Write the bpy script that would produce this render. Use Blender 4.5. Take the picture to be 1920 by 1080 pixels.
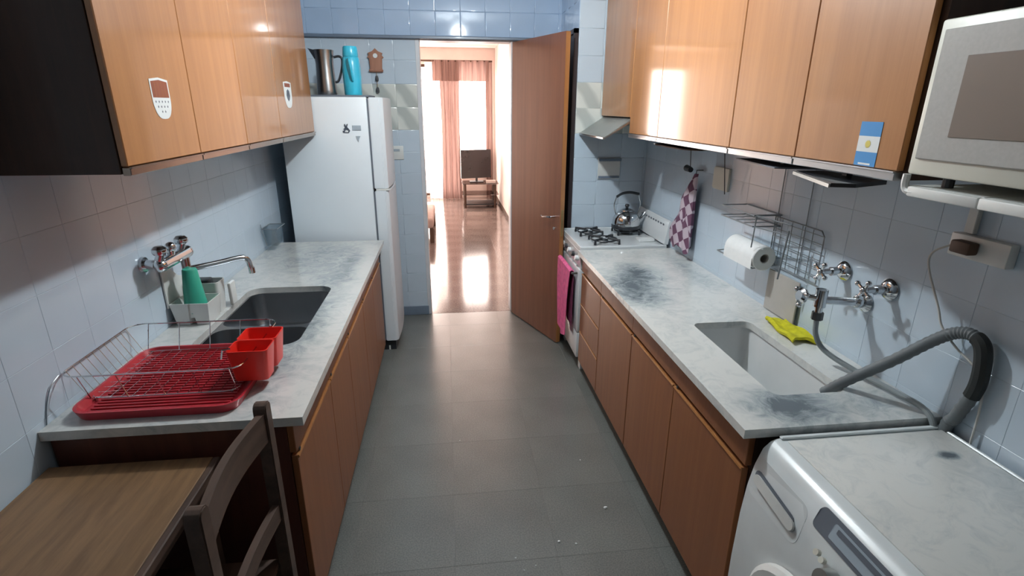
import bpy, bmesh, math, random
from mathutils import Vector, Matrix
random.seed(7)
S = bpy.context.scene
for o in list(bpy.data.objects): bpy.data.objects.remove(o)
COL = S.collection
PI = math.pi
R = math.radians

# ---------------------------------------------------------------- camera
cd = bpy.data.cameras.new('camera'); cam = bpy.data.objects.new('camera', cd); COL.objects.link(cam)
cd.sensor_width = 36; cd.lens = 995.83 / 1920 * 36; cd.clip_start = 0.05; cd.clip_end = 100
_p, _y, _r = R(18.796), R(6.909), R(0.2847)
r0 = Vector((math.cos(_y), -math.sin(_y), 0))
u0 = Vector((math.sin(_y)*math.sin(_p), math.cos(_y)*math.sin(_p), math.cos(_p)))
cr = r0*math.cos(_r) + u0*math.sin(_r); cu = -r0*math.sin(_r) + u0*math.cos(_r); cb = cr.cross(cu)
M = Matrix((cr, cu, cb)).transposed().to_4x4(); M.translation = (0, 0, 1.8)
cam.matrix_world = M
S.camera = cam

# ---------------------------------------------------------------- light
S.view_settings.view_transform = 'Standard'; S.view_settings.look = 'None'
S.view_settings.gamma = 1; S.view_settings.use_curve_mapping = False
S.view_settings.exposure = 0.40
W = bpy.data.worlds.new('sky'); S.world = W; W.use_nodes = True
W.node_tree.nodes['Background'].inputs[0].default_value = (1.0, 0.85, 0.77, 1)
W.node_tree.nodes['Background'].inputs[1].default_value = 15.0

def light(name, kind, loc, power, col, **k):
    l = bpy.data.lights.new(name, kind); l.energy = power; l.color = col
    for a, b in k.items():
        if a != 'rot': setattr(l, a, b)
    o = bpy.data.objects.new(name, l); o.location = loc; o.rotation_euler = k.get('rot', (0, 0, 0)); COL.objects.link(o)
    return o
light('ceiling_bulb', 'POINT', (0.18, 2.5, 2.59), 60, (0.90, 0.97, 1.0), shadow_soft_size=0.038)
pt = light('window_portal', 'AREA', (-0.9, 11.28, 1.32), 1, (1, 1, 1), shape='RECTANGLE', size=3.6, size_y=2.6, rot=(R(-90), 0, 0))
pt.data.cycles.is_portal = True

# ---------------------------------------------------------------- materials
def newmat(n):
    m = bpy.data.materials.new(n); m.use_nodes = True
    return m, m.node_tree.nodes, m.node_tree.links, m.node_tree.nodes['Principled BSDF']
def setp(b, col=None, rough=.5, metal=0., coat=0., spec=None, **k):
    if col is not None: b.inputs['Base Color'].default_value = (*col, 1)
    b.inputs['Roughness'].default_value = rough; b.inputs['Metallic'].default_value = metal
    b.inputs['Coat Weight'].default_value = coat; b.inputs['Coat Roughness'].default_value = k.get('cr', .04)
    if spec is not None: b.inputs['Specular IOR Level'].default_value = spec
def coords(N, L, scale=(1, 1, 1), kind='Object'):
    t = N.new('ShaderNodeTexCoord'); mp = N.new('ShaderNodeMapping'); mp.inputs['Scale'].default_value = scale
    L.new(t.outputs[kind], mp.inputs['Vector']); return mp.outputs['Vector']
def noise(N, L, v, sc, det=4, dist=0., rough=.5):
    n = N.new('ShaderNodeTexNoise'); n.inputs['Scale'].default_value = sc; n.inputs['Detail'].default_value = det
    n.inputs['Distortion'].default_value = dist; n.inputs['Roughness'].default_value = rough
    L.new(v, n.inputs['Vector']); return n.outputs['Fac']
def ramp(N, L, f, stops):
    r = N.new('ShaderNodeValToRGB'); e = r.color_ramp.elements
    while len(e) < len(stops): e.new(.5)
    for i, (p, c) in enumerate(stops): e[i].position = p; e[i].color = (*c, 1)
    L.new(f, r.inputs[0]); return r.outputs[0]
def bump(N, L, b, h, st=.2, d=.002):
    n = N.new('ShaderNodeBump'); n.inputs['Strength'].default_value = st; n.inputs['Distance'].default_value = d
    L.new(h, n.inputs['Height']); L.new(n.outputs[0], b.inputs['Normal'])
def plain(n, col, rough=.5, metal=0., coat=0., var=.06, sc=6., bmp=0., **k):
    m, N, L, b = newmat(n); setp(b, col, rough, metal, coat, **k)
    v = coords(N, L); f = noise(N, L, v, sc)
    a = tuple(max(0, c*(1-var*2)) for c in col); c2 = tuple(min(1, c*(1+var)) for c in col)
    L.new(ramp(N, L, f, [(.3, a), (.7, c2)]), b.inputs['Base Color'])
    if bmp: bump(N, L, b, noise(N, L, v, sc*30), bmp)
    return m
def wood(n, dark, lite, rough=.3, coat=1., scale=(14, 14, .9), **k):
    m, N, L, b = newmat(n); setp(b, lite, rough, 0, coat, **k)
    v = coords(N, L, scale)
    f1 = noise(N, L, v, 1.6, 6, .6); f2 = noise(N, L, v, 11, 3)
    mx = N.new('ShaderNodeMath'); mx.operation = 'MULTIPLY_ADD'; mx.inputs[1].default_value = .3; L.new(f2, mx.inputs[0]); L.new(f1, mx.inputs[2])
    L.new(ramp(N, L, mx.outputs[0], [(.42, dark), (.82, lite)]), b.inputs['Base Color'])
    return m
MT = {}
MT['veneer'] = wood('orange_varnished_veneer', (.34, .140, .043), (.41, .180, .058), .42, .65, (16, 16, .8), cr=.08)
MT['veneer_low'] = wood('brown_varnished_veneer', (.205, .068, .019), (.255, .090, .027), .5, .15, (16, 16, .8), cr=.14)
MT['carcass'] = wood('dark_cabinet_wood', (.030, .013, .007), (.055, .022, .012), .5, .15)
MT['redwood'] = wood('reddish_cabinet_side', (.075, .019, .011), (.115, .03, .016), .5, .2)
MT['doorwood'] = wood('interior_door_wood', (.165, .050, .019), (.215, .072, .029), .36, .6, (14, 14, .6), cr=.16)
MT['darkdoor'] = wood('dark_door_wood', (.016, .010, .012), (.03, .018, .02), .55, .1)
MT['tablewood'] = wood('oak_table_veneer', (.14, .075, .034), (.23, .13, .062), .5, .1, (22, 2, 2))
MT['chairwood'] = wood('dark_chair_wood', (.045, .026, .018), (.095, .055, .038), .55, .1, (12, 1.5, 12))
MT['tile'] = plain('pale_blue_glazed_tile', (.53, .63, .72), .14, 0, .15, .02, 3)
MT['tile_blue'] = plain('blue_glazed_tile', (.40, .53, .71), .07, 0, .1, .03, 3)
MT['grout'] = plain('tile_grout', (.47, .56, .64), .6)
MT['trim'] = plain('grey_blue_trim', (.16, .21, .28), .35, 0, .2)
MT['ceiling'] = plain('white_ceiling_paint', (.72, .74, .75), .8)
MT['backpaint'] = plain('bounce_dimming_beige', (.22, .19, .16), .8)  # for the unseen back wall, darkened to cut ambient bounce near the camera
MT['livingwall'] = plain('warm_white_plaster', (.82, .72, .67), .75, 0, 0, .02)
MT['jamb'] = plain('pale_grey_jamb_paint', (.62, .64, .67), .4)
MT['white'] = plain('white_enamel', (.72, .76, .78), .22, 0, .5, .02, 2)
MT['fridge'] = plain('cool_white_fridge_enamel', (.74, .81, .86), .32, 0, .2, .02, 2)
MT['washer'] = plain('aged_white_enamel', (.74, .79, .80), .3, 0, .35, .05, 5)
MT['cream'] = plain('cream_plastic', (.62, .62, .54), .38, 0, .1, .02)
MT['plastic_white'] = plain('white_plastic', (.70, .72, .70), .4)
MT['ceramic'] = plain('white_ceramic', (.74, .76, .76), .15, 0, .4, .03)
MT['sinksteel'] = plain('satin_sink_steel', (.30, .32, .34), .33, 1, 0, .08, 3)
MT['rail'] = plain('reflection_tinted_rail', (.34, .27, .22), .22, 1, 0, .05)  # aluminium tinted darker and warmer to hold the orange reflection
MT['steel'] = plain('brushed_steel', (.42, .43, .44), .28, 1, 0, .08, 3)
MT['chrome'] = plain('chrome', (.62, .64, .66), .10, 1, 0, .02)
MT['alu'] = plain('aluminium_profile', (.60, .60, .60), .3, 1, 0, .05)
MT['hood'] = plain('grey_hood_metal', (.33, .35, .34), .35, .6, 0, .06)
MT['wire'] = plain('grey_coated_wire', (.30, .33, .35), .35, .7, 0, .02)
MT['black'] = plain('black_enamel', (.018, .022, .028), .4, 0, .2)
MT['dark'] = plain('dark_plastic', (.04, .045, .05), .4)
MT['gasket'] = plain('grey_gasket', (.12, .14, .17), .6)
MT['red_tray'] = plain('crimson_plastic', (.45, .022, .035), .35, 0, .2)
MT['red'] = plain('bright_red_plastic', (.78, .028, .018), .35, 0, .2)
MT['green'] = plain('teal_green_plastic', (.035, .36, .25), .4, 0, .1)
MT['pink'] = plain('pink_terry', (.82, .14, .33), .9, 0, 0, .1, 30, .5)
MT['pinkdark'] = plain('plum_terry', (.20, .03, .09), .9, 0, 0, .1, 30, .5)
MT['yellow'] = plain('yellow_cloth', (.60, .56, .015), .9, 0, 0, .12, 40, .5)
MT['cyan'] = plain('sky_blue_plastic', (.045, .50, .70), .3, 0, .3)
MT['paper'] = plain('paper_towel', (.80, .82, .82), .9, 0, 0, .02, 30, .3)
MT['cardboard'] = plain('dim_paper_edge', (.42, .40, .37), .9)
MT['hose'] = plain('grey_ribbed_hose', (.13, .15, .16), .5)
MT['hose_light'] = plain('light_grey_hose', (.27, .31, .32), .4)
MT['cord'] = plain('white_cord', (.58, .58, .55), .5)
MT['rubber'] = plain('black_rubber', (.02, .024, .024), .7)
MT['brass'] = plain('dull_brass', (.45, .33, .16), .35, 1)
MT['clockwood'] = wood('carved_brown_wood', (.28, .12, .07), (.40, .19, .12), .6, 0)
MT['brown'] = plain('brown_plastic', (.10, .055, .035), .6)
MT['tv'] = plain('television_screen', (.02, .015, .018), .12, 0, .3)
MT['cushion'] = plain('cushion_fabric', (.55, .42, .38), .9)
MT['print_blue'] = plain('sticker_blue', (.05, .27, .60), .4, 0, 0, .01)
MT['print_white'] = plain('sticker_white', (.74, .78, .78), .4, 0, 0, .01)
MT['print_yellow'] = plain('sticker_yellow', (.65, .55, .12), .4, 0, 0, .01)
MT['print_dark'] = plain('sticker_dark', (.06, .08, .11), .4, 0, 0, .01)
MT['print_maroon'] = plain('sticker_maroon', (.26, .07, .035), .4, 0, 0, .01)
MT['print_grey'] = plain('magnet_grey', (.35, .42, .48), .5, 0, 0, .01)

# micro oven window: brownish grey
MT['oven_glass'] = plain('brown_grey_oven_window', (.21, .175, .15), .35, 0, .1, .02)
MT['oven_frame'] = plain('grey_speckled_oven_door', (.44, .44, .42), .4, 0, .1, .03, 120)

def m_marble():
    m, N, L, b = newmat('white_grey_marble'); setp(b, None, .22, 0, .3, cr=.1)
    v = coords(N, L)
    a = noise(N, L, v, 2.2, 5, .8, .6); c = noise(N, L, v, 7, 6, 1.2, .65)
    base = ramp(N, L, a, [(.36, (.36, .41, .42)), (.47, (.54, .58, .57)), (.60, (.70, .71, .68))])
    vein = ramp(N, L, c, [(.30, (.30, .33, .34)), (.42, (.80, .82, .82)), (.5, (1, 1, 1))])
    mx = N.new('ShaderNodeMix'); mx.data_type = 'RGBA'; mx.blend_type = 'MULTIPLY'; mx.inputs['Factor'].default_value = .75
    L.new(base, mx.inputs['A']); L.new(vein, mx.inputs['B'])
    L.new(mx.outputs['Result'], b.inputs['Base Color'])
    return m
def m_marble_spots(name, spots, lite=.66):
    # marble whose grey stains lie where the slab has them (object space)
    m, N, L, b = newmat(name); setp(b, None, .22, 0, .3, cr=.1)
    v = coords(N, L)
    n1 = noise(N, L, v, 12, 8, 1.6, .72); n2 = noise(N, L, v, 3, 4, .5)
    acc = None
    t = N.new('ShaderNodeTexCoord')
    for (x, y, sx, sy, st) in spots:
        mp = N.new('ShaderNodeMapping'); mp.vector_type = 'POINT'
        mp.inputs['Location'].default_value = (-x/sx, -y/sy, 0); mp.inputs['Scale'].default_value = (1/sx, 1/sy, 0)
        L.new(t.outputs['Object'], mp.inputs['Vector'])
        ln = N.new('ShaderNodeVectorMath'); ln.operation = 'LENGTH'; L.new(mp.outputs[0], ln.inputs[0])
        mr = N.new('ShaderNodeMapRange'); mr.inputs['From Min'].default_value = 0; mr.inputs['From Max'].default_value = 1
        mr.inputs['To Min'].default_value = st; mr.inputs['To Max'].default_value = 0; L.new(ln.outputs['Value'], mr.inputs['Value'])
        if acc is None: acc = mr.outputs[0]
        else:
            ad = N.new('ShaderNodeMath'); ad.operation = 'ADD'; L.new(acc, ad.inputs[0]); L.new(mr.outputs[0], ad.inputs[1]); acc = ad.outputs[0]
    ml = N.new('ShaderNodeMath'); ml.operation = 'MULTIPLY_ADD'; ml.inputs[1].default_value = .55; L.new(acc, ml.inputs[0])
    s = N.new('ShaderNodeMath'); s.operation = 'MULTIPLY_ADD'; s.inputs[1].default_value = .6; L.new(n1, s.inputs[0])
    h = N.new('ShaderNodeMath'); h.operation = 'MULTIPLY'; h.inputs[1].default_value = .4; L.new(n2, h.inputs[0]); L.new(h.outputs[0], s.inputs[2])
    L.new(s.outputs[0], ml.inputs[2])
    w = lite
    L.new(ramp(N, L, ml.outputs[0], [(.46, (w, w*1.01, w*.97)), (.60, (w*.80, w*.84, w*.83)), (.72, (w*.52, w*.58, w*.60)), (.86, (w*.20, w*.24, w*.27))]), b.inputs['Base Color'])
    return m
def m_floor():
    m, N, L, b = newmat('grey_speckled_floor'); setp(b, None, .34, 0, .6, spec=.5, cr=.20)
    v = coords(N, L, kind='Object')
    a = noise(N, L, v, 160, 2); c = noise(N, L, v, 3, 3)
    base = ramp(N, L, a, [(.35, (.12, .130, .122)), (.65, (.19, .20, .187))])
    big = ramp(N, L, c, [(.3, (.80, .80, .80)), (.7, (1, 1, 1))])
    mx = N.new('ShaderNodeMix'); mx.data_type = 'RGBA'; mx.blend_type = 'MULTIPLY'; mx.inputs['Factor'].default_value = 1
    L.new(base, mx.inputs['A']); L.new(big, mx.inputs['B']); L.new(mx.outputs['Result'], b.inputs['Base Color'])
    return m
def m_terrazzo():
    m, N, L, b = newmat('polished_terrazzo'); setp(b, None, .12, 0, 0, spec=.45)
    v = coords(N, L, kind='Object'); a = noise(N, L, v, 60, 4); c = noise(N, L, v, 2.5, 2)
    base = ramp(N, L, a, [(.35, (.17, .135, .125)), (.65, (.30, .245, .225))])
    big = ramp(N, L, c, [(.3, (.8, .78, .76)), (.7, (1, 1, 1))])
    mx = N.new('ShaderNodeMix'); mx.data_type = 'RGBA'; mx.blend_type = 'MULTIPLY'; mx.inputs['Factor'].default_value = 1
    L.new(base, mx.inputs['A']); L.new(big, mx.inputs['B']); L.new(mx.outputs['Result'], b.inputs['Base Color'])
    return m
def m_bandtile():
    m, N, L, b = newmat('cream_veined_decor_tile'); setp(b, None, .15, 0, .4)
    v = coords(N, L, (1, 1, 1)); w = N.new('ShaderNodeTexWave'); w.bands_direction = 'DIAGONAL'
    w.inputs['Scale'].default_value = 1.6; w.inputs['Distortion'].default_value = 2.5; w.inputs['Detail'].default_value = 3
    L.new(v, w.inputs['Vector'])
    L.new(ramp(N, L, w.outputs['Fac'], [(.05, (.46, .50, .48)), (.22, (.66, .70, .66)), (.6, (.70, .73, .69))]), b.inputs['Base Color'])
    return m
def m_plaid():
    m, N, L, b = newmat('plum_white_check_cloth'); setp(b, None, .9)
    v = coords(N, L, (1, 1, 1)); ck = N.new('ShaderNodeTexChecker'); ck.inputs['Scale'].default_value = 16
    ck.inputs['Color1'].default_value = (.13, .055, .10, 1); ck.inputs['Color2'].default_value = (.50, .42, .48, 1)
    mp = N.new('ShaderNodeMapping'); mp.inputs['Rotation'].default_value = (.5, .1, 0); L.new(v, mp.inputs['Vector'])
    L.new(mp.outputs[0], ck.inputs['Vector']); L.new(ck.outputs[0], b.inputs['Base Color'])
    return m
def m_curtain(n, col, tr):
    m, N, L, b = newmat(n); setp(b, col, .9)
    v = coords(N, L, (30, 1, .6)); f = noise(N, L, v, 1.5, 4)
    c = ramp(N, L, f, [(.35, tuple(x*.6 for x in col)), (.65, col)]); L.new(c, b.inputs['Base Color'])
    t = N.new('ShaderNodeBsdfTranslucent'); L.new(c, t.inputs[0]); mx = N.new('ShaderNodeMixShader'); mx.inputs[0].default_value = tr
    L.new(b.outputs[0], mx.inputs[1]); L.new(t.outputs[0], mx.inputs[2]); L.new(mx.outputs[0], N['Material Output'].inputs[0])
    return m
def m_glass(n, col=(1, 1, 1), gl=.12, rough=.03):
    m, N, L, b = newmat(n); N.remove(b)
    t = N.new('ShaderNodeBsdfTransparent'); t.inputs[0].default_value = (*col, 1); g = N.new('ShaderNodeBsdfGlossy'); g.inputs['Roughness'].default_value = rough
    mx = N.new('ShaderNodeMixShader'); mx.inputs[0].default_value = gl
    L.new(t.outputs[0], mx.inputs[1]); L.new(g.outputs[0], mx.inputs[2]); L.new(mx.outputs[0], N['Material Output'].inputs[0])
    return m
# spots are in object space of each slab (origin at the slab's base centre)
MT['marble_left'] = m_marble_spots('left_marble', [(.18, -.1, .16, 1.3, .42), (.0, .75, .3, .5, .40), (.25, .55, .08, .5, .35), (-.15, -.95, .5, .22, .38), (.22, -.6, .10, .45, .30)], .60)
MT['marble_right'] = m_marble_spots('right_marble', [(-.20, .28, .22, .42, .75), (-.08, .55, .16, .28, .5), (-.12, -.93, .20, .17, .85), (.20, -.95, .35, .16, .35), (.22, .55, .12, .5, .35)], .70)
MT['washer_top'] = m_marble_spots('stained_white_enamel', [(.20, .155, .045, .025, 1.0)], .76)
MT['floor'] = m_floor(); MT['terrazzo'] = m_terrazzo(); MT['band'] = m_bandtile(); MT['plaid'] = m_plaid()
MT['curtain'] = m_curtain('rose_brown_curtain', (.40, .26, .23), .24)
MT['sheer'] = m_curtain('sheer_white_curtain', (.9, .84, .80), .75)
MT['pane'] = m_glass('window_pane', (.97, .97, .97), .05)
MT['tableglass'] = m_glass('table_glass', (.45, .38, .36), .25)
MT['clear'] = m_glass('clear_plastic', (.80, .84, .86), .12, .1)

# ---------------------------------------------------------------- mesh builder
class MB:
    def __init__(s): s.b = bmesh.new()
    def box(s, x0, x1, y0, y1, z0, z1, bev=0., seg=1):
        t = bmesh.new(); bmesh.ops.create_cube(t, size=1)
        for v in t.verts: v.co = Vector(((x0+x1)/2+v.co.x*(x1-x0), (y0+y1)/2+v.co.y*(y1-y0), (z0+z1)/2+v.co.z*(z1-z0)))
        if bev: bmesh.ops.bevel(t, geom=t.edges[:], offset=min(bev, .45*min(abs(x1-x0), abs(y1-y0), abs(z1-z0))), segments=seg, affect='EDGES', profile=.5)
        s.add(t); return s
    def add(s, t, mat=None):
        if mat is not None: t.transform(mat)
        me = bpy.data.meshes.new('t'); t.to_mesh(me); t.free(); s.b.from_mesh(me); bpy.data.meshes.remove(me)
    def cyl(s, p0, p1, r0, r1=None, n=16):
        p0, p1 = Vector(p0), Vector(p1); r1 = r0 if r1 is None else r1; d = p1-p0
        t = bmesh.new(); bmesh.ops.create_cone(t, cap_ends=True, segments=n, radius1=r0, radius2=r1, depth=d.length)
        s.add(t, Matrix.Translation((p0+p1)/2) @ d.to_track_quat('Z', 'Y').to_matrix().to_4x4()); return s
    def sph(s, c, r, sc=(1, 1, 1), n=14):
        t = bmesh.new(); bmesh.ops.create_uvsphere(t, u_segments=n, v_segments=max(6, n//2+1), radius=r)
        s.add(t, Matrix.Translation(c) @ Matrix.Diagonal((*sc, 1))); return s
    def lathe(s, prof, c=(0, 0, 0), n=24, mat=None):
        t = bmesh.new(); rings = []
        for r, z in prof:
            if r < 1e-6: rings.append([t.verts.new((0, 0, z))])
            else: rings.append([t.verts.new((r*math.cos(2*PI*i/n), r*math.sin(2*PI*i/n), z)) for i in range(n)])
        for a, b in zip(rings, rings[1:]):
            for i in range(n):
                j = (i+1) % n
                q = [a[i] if len(a) > 1 else a[0], a[j] if len(a) > 1 else None, b[j] if len(b) > 1 else None, b[i] if len(b) > 1 else b[0]]
                q = [v for v in q if v is not None]
                if len(set(q)) >= 3: t.faces.new(q)
        bmesh.ops.recalc_face_normals(t, faces=t.faces)
        s.add(t, Matrix.Translation(c) @ (mat if mat is not None else Matrix())); return s
    def tube(s, pts, r, n=8, closed=False, radii=None):
        pts = [Vector(p) for p in pts]; t = bmesh.new(); rings = []; up = None; k = len(pts)
        for i, p in enumerate(pts):
            if closed: d = pts[(i+1) % k]-pts[i-1]
            else: d = pts[min(i+1, k-1)]-pts[max(i-1, 0)]
            d.normalize()
            if up is None:
                up = d.orthogonal().normalized()
            else:
                up = (up-d*up.dot(d)); up = up.normalized() if up.length > 1e-6 else d.orthogonal().normalized()
            w = d.cross(up); rr = radii[i] if radii else r
            rings.append([t.verts.new(p+(up*math.cos(2*PI*a/n)+w*math.sin(2*PI*a/n))*rr) for a in range(n)])
        pr = list(zip(rings, rings[1:])) + ([(rings[-1], rings[0])] if closed else [])
        for a, b in pr:
            for i in range(n):
                j = (i+1) % n; t.faces.new((a[i], a[j], b[j], b[i]))
        if not closed: t.faces.new(rings[0][::-1]); t.faces.new(rings[-1])
        bmesh.ops.recalc_face_normals(t, faces=t.faces)
        s.add(t); return s
    def prism(s, poly, axis, a0, a1, bev=0.):
        # poly: 2D points on the two axes other than `axis`, in xyz order
        t = bmesh.new(); i = 'xyz'.index(axis)
        def mk(q, a): l = list(q); l.insert(i, a); return l
        A = [t.verts.new(mk(q, a0)) for q in poly]; B = [t.verts.new(mk(q, a1)) for q in poly]; n = len(poly)
        t.faces.new(A[::-1]); t.faces.new(B)
        for k in range(n): t.faces.new((A[k], A[(k+1) % n], B[(k+1) % n], B[k]))
        bmesh.ops.recalc_face_normals(t, faces=t.faces)
        if bev: bmesh.ops.bevel(t, geom=t.edges[:], offset=bev, segments=2, affect='EDGES')
        s.add(t); return s
    def loft(s, loops, cap0=False, cap1=False):
        t = bmesh.new(); V = [[t.verts.new(p) for p in l] for l in loops]; n = len(loops[0])
        for a, b in zip(V, V[1:]):
            for i in range(n): t.faces.new((a[i], a[(i+1) % n], b[(i+1) % n], b[i]))
        if cap0: t.faces.new(V[0][::-1])
        if cap1: t.faces.new(V[-1])
        bmesh.ops.recalc_face_normals(t, faces=t.faces)
        s.add(t); return s
    def grid(s, nx, ny, f, thick=0.):
        t = bmesh.new(); V = [[t.verts.new(f(i/(nx-1), j/(ny-1))) for j in range(ny)] for i in range(nx)]
        for i in range(nx-1):
            for j in range(ny-1): t.faces.new((V[i][j], V[i+1][j], V[i+1][j+1], V[i][j+1]))
        if thick:
            bmesh.ops.recalc_face_normals(t, faces=t.faces)
            bmesh.ops.solidify(t, geom=t.faces[:], thickness=thick)
        s.add(t); return s
    def plate(s, outer, holes, z0, z1):
        t = bmesh.new(); edges = []
        for lp in [outer]+holes:
            vs = [t.verts.new((x, y, z1)) for x, y in lp]
            edges += [t.edges.new((vs[i], vs[(i+1) % len(vs)])) for i in range(len(vs))]
        bmesh.ops.triangle_fill(t, edges=edges, use_beauty=True)
        for f in t.faces:
            if f.normal.z < 0: f.normal_flip()
        r = bmesh.ops.extrude_face_region(t, geom=t.faces[:])
        for v in [g for g in r['geom'] if isinstance(g, bmesh.types.BMVert)]: v.co.z = z0
        bmesh.ops.recalc_face_normals(t, faces=t.faces)
        s.add(t); return s

def rr(x0, x1, y0, y1, r, n=5):
    P = []
    for cx, cy, a in ((x1-r, y1-r, 0), (x0+r, y1-r, 90), (x0+r, y0+r, 180), (x1-r, y0+r, 270)):
        for k in range(n+1):
            t = R(a+90*k/n); P.append((cx+r*math.cos(t), cy+r*math.sin(t)))
    return P
def spl(pts, n=8):
    P = [Vector(p) for p in pts]; P = [P[0]*2-P[1]]+P+[P[-1]*2-P[-2]]; out = []
    for i in range(1, len(P)-2):
        for k in range(n):
            t = k/n; a, b, c, d = P[i-1:i+3]
            out.append(.5*((2*b)+(c-a)*t+(2*a-5*b+4*c-d)*t*t+(3*b-a-3*c+d)*t**3))
    out.append(P[-2]); return out

ORG = {}
def part(name, mb, mat, parent=None, label=None, smooth=35, kind=None):
    me = bpy.data.meshes.new(name)
    if parent is not None:
        org = ORG[parent.name]
    else:
        xs = [v.co for v in mb.b.verts]
        org = Vector(((min(v.x for v in xs)+max(v.x for v in xs))/2, (min(v.y for v in xs)+max(v.y for v in xs))/2, min(v.z for v in xs)))
    bmesh.ops.translate(mb.b, verts=mb.b.verts[:], vec=-org)
    mb.b.to_mesh(me); mb.b.free()
    m = MT[mat] if isinstance(mat, str) else mat
    me.materials.append(m)
    me.polygons.foreach_set('use_smooth', [True]*len(me.polygons)); me.set_sharp_from_angle(angle=R(smooth))
    o = bpy.data.objects.new(name, me); COL.objects.link(o)
    if parent is not None: o.parent = parent
    else: o.location = org
    ORG[o.name] = org
    if label: o['label'] = label
    if kind: o['kind'] = kind
    return o
def thing(name, label, cat, loc, group=None):
    o = bpy.data.objects.new(name, None); o.empty_display_size = .05; COL.objects.link(o); o.location = loc
    ORG[o.name] = Vector(loc); return tag(o, label, cat, group)
def tag(o, label, cat, group=None):
    o['label'] = label; o['category'] = cat
    if group: o['group'] = group
    return o
def struct(name, mb, mat, label, cat='wall'):
    o = part(name, mb, mat); o['kind'] = 'structure'; o['label'] = label; o['category'] = cat; return o

# ================================================================ THE ROOM
WL, WR, YD, YB, CZ = -1.21, 1.50, 4.60, -1.3, 2.76
TT = .004
tilecache = {}
def tilemesh(w, h, mat, pil=False):
    k = (round(w, 3), round(h, 3), mat, pil)
    if k not in tilecache:
        m = MB(); b = .0011; g = .0001
        W2, H2 = w/2-g, h/2-g
        m.loft([[(-W2, -H2, 0), (W2, -H2, 0), (W2, H2, 0), (-W2, H2, 0)],
                [(-W2, -H2, TT*.78), (W2, -H2, TT*.78), (W2, H2, TT*.78), (-W2, H2, TT*.78)],
                [(-W2+b, -H2+b, TT), (W2-b, -H2+b, TT), (W2-b, H2-b, TT), (-W2+b, H2-b, TT)]], False, True)
        if pil:
            m.b.free(); m = MB(); L4 = lambda o, z: [(-W2+o, -H2+o, z), (W2-o, -H2+o, z), (W2-o, H2-o, z), (-W2+o, H2-o, z)]
            m.loft([L4(0, 0), L4(0, TT*.5), L4(.0015, TT*.78), L4(.0045, TT), L4(.0065, TT)], False, True)
        me = bpy.data.meshes.new('tile'); m.b.to_mesh(me); m.b.free(); me.materials.append(MT[mat]); tilecache[k] = me
        if pil: me.polygons.foreach_set('use_smooth', [True]*len(me.polygons)); me.set_sharp_from_angle(angle=R(75))
    return tilecache[k]
def tile(parent, c, u, v, w, h, mat='tile', jit=.0010):
    # c centre on the wall surface, u/v wall axes, normal = u x v
    u, v = Vector(u), Vector(v); n = u.cross(v)
    o = bpy.data.objects.new('tile', tilemesh(w, h, mat, parent.name != 'wall_left' and parent.name != 'wall_right')); COL.objects.link(o); o.parent = parent
    m = Matrix((u, v, n)).transposed().to_4x4() @ Matrix.Rotation(random.uniform(-jit, jit), 4, 'X') @ Matrix.Rotation(random.uniform(-jit, jit), 4, 'Y')
    m.translation = Vector(c)-ORG[parent.name]
    o.matrix_local = m
    return o
TW, TH = .18, .175
rows = [2.32+TH*k for k in range(-14, 3)]

wl = struct('wall_left', MB().box(WL-.1, WL, YB, YD, 0, CZ), 'grout', 'left kitchen wall of pale blue glazed square tiles')
y = .36
while y < YD-.01:
    w = min(TW, YD-y)
    for z in rows:
        if .70 < z < 1.66: tile(wl, (WL, y+w/2, z+TH/2), (0, 1, 0), (0, 0, 1), w, TH)
    y += TW
wr = struct('wall_right', MB().box(WR, WR+.1, YB, YD, 0, CZ), 'grout', 'right kitchen wall of pale blue glazed square tiles')
y = .36
while y < 3.96:
    w = min(TW, 3.97-y)
    for z in rows:
        if .70 < z < 1.60: tile(wr, (WR, y+w/2, z+TH/2), (0, -1, 0), (0, 0, 1), w, TH)
    y += TW
D0, D1, DZ = -.205, .545, 2.32
wf = struct('wall_far', MB().box(WL-.1, D0, YD, YD+.12, 0, CZ).box(D1, WR+.1, YD, YD+.12, 0, CZ).box(D0, D1, YD, YD+.12, DZ, CZ),
            'grout', 'far kitchen wall of blue tiles around the doorway')
x = D0
while x > WL+.02:
    w = min(TW, x-WL)
    for z in rows:
        if z > 1.6 or x > -.55:
            if -.2 < z < DZ-.01: tile(wf, (x-w/2, YD, max(z, 0)+(TH+min(z, 0))/2), (1, 0, 0), (0, 0, 1), w, TH+min(z, 0), 'band' if 1.6 < z < 1.9 else 'tile')
    x -= TW
wt = struct('wall_top', MB().box(WL, .94, YD-.035, YD, DZ, CZ), 'grout', 'proud band of blue tiles running above the doorway')
x = D0+.76
k = 0
xs = []
xx = WL
while xx < .939:
    w = min(.193, .94-xx); xs.append((xx, w)); xx += .193
for xx, w in xs:
    for z in rows:
        if z > DZ-.01:
            h = min(TH, CZ-z)
            if h > .01: tile(wt, (xx+w/2, YD-.035, z+h/2), (1, 0, 0), (0, 0, 1), w, h, 'tile_blue')
struct('ledge_shadow_strip', MB().box(WL, .94, YD-.05, YD-.0, DZ-.022, DZ-.001, .004), 'trim', 'thin grey blue strip painting the ledge shadow line above the doorway', 'trim')  # dark strip carries the shadow line beneath the proud tiles
PX, PY = .94, 3.97
wp = struct('wall_pillar', MB().box(PX, WR+.001, PY, YD-.001, 0, CZ), 'grout', 'tiled pillar wall behind the stove')
x = PX
while x < WR-.01:
    w = min(TW, WR-x)
    for z in rows:
        if z > .7:
            h = min(TH, CZ-z)
            if h > .01: tile(wp, (x+w/2, PY, z+h/2), (1, 0, 0), (0, 0, 1), w, h, 'band' if 1.6 < z < 1.9 else 'tile')
    x += TW
y = PY
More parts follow.
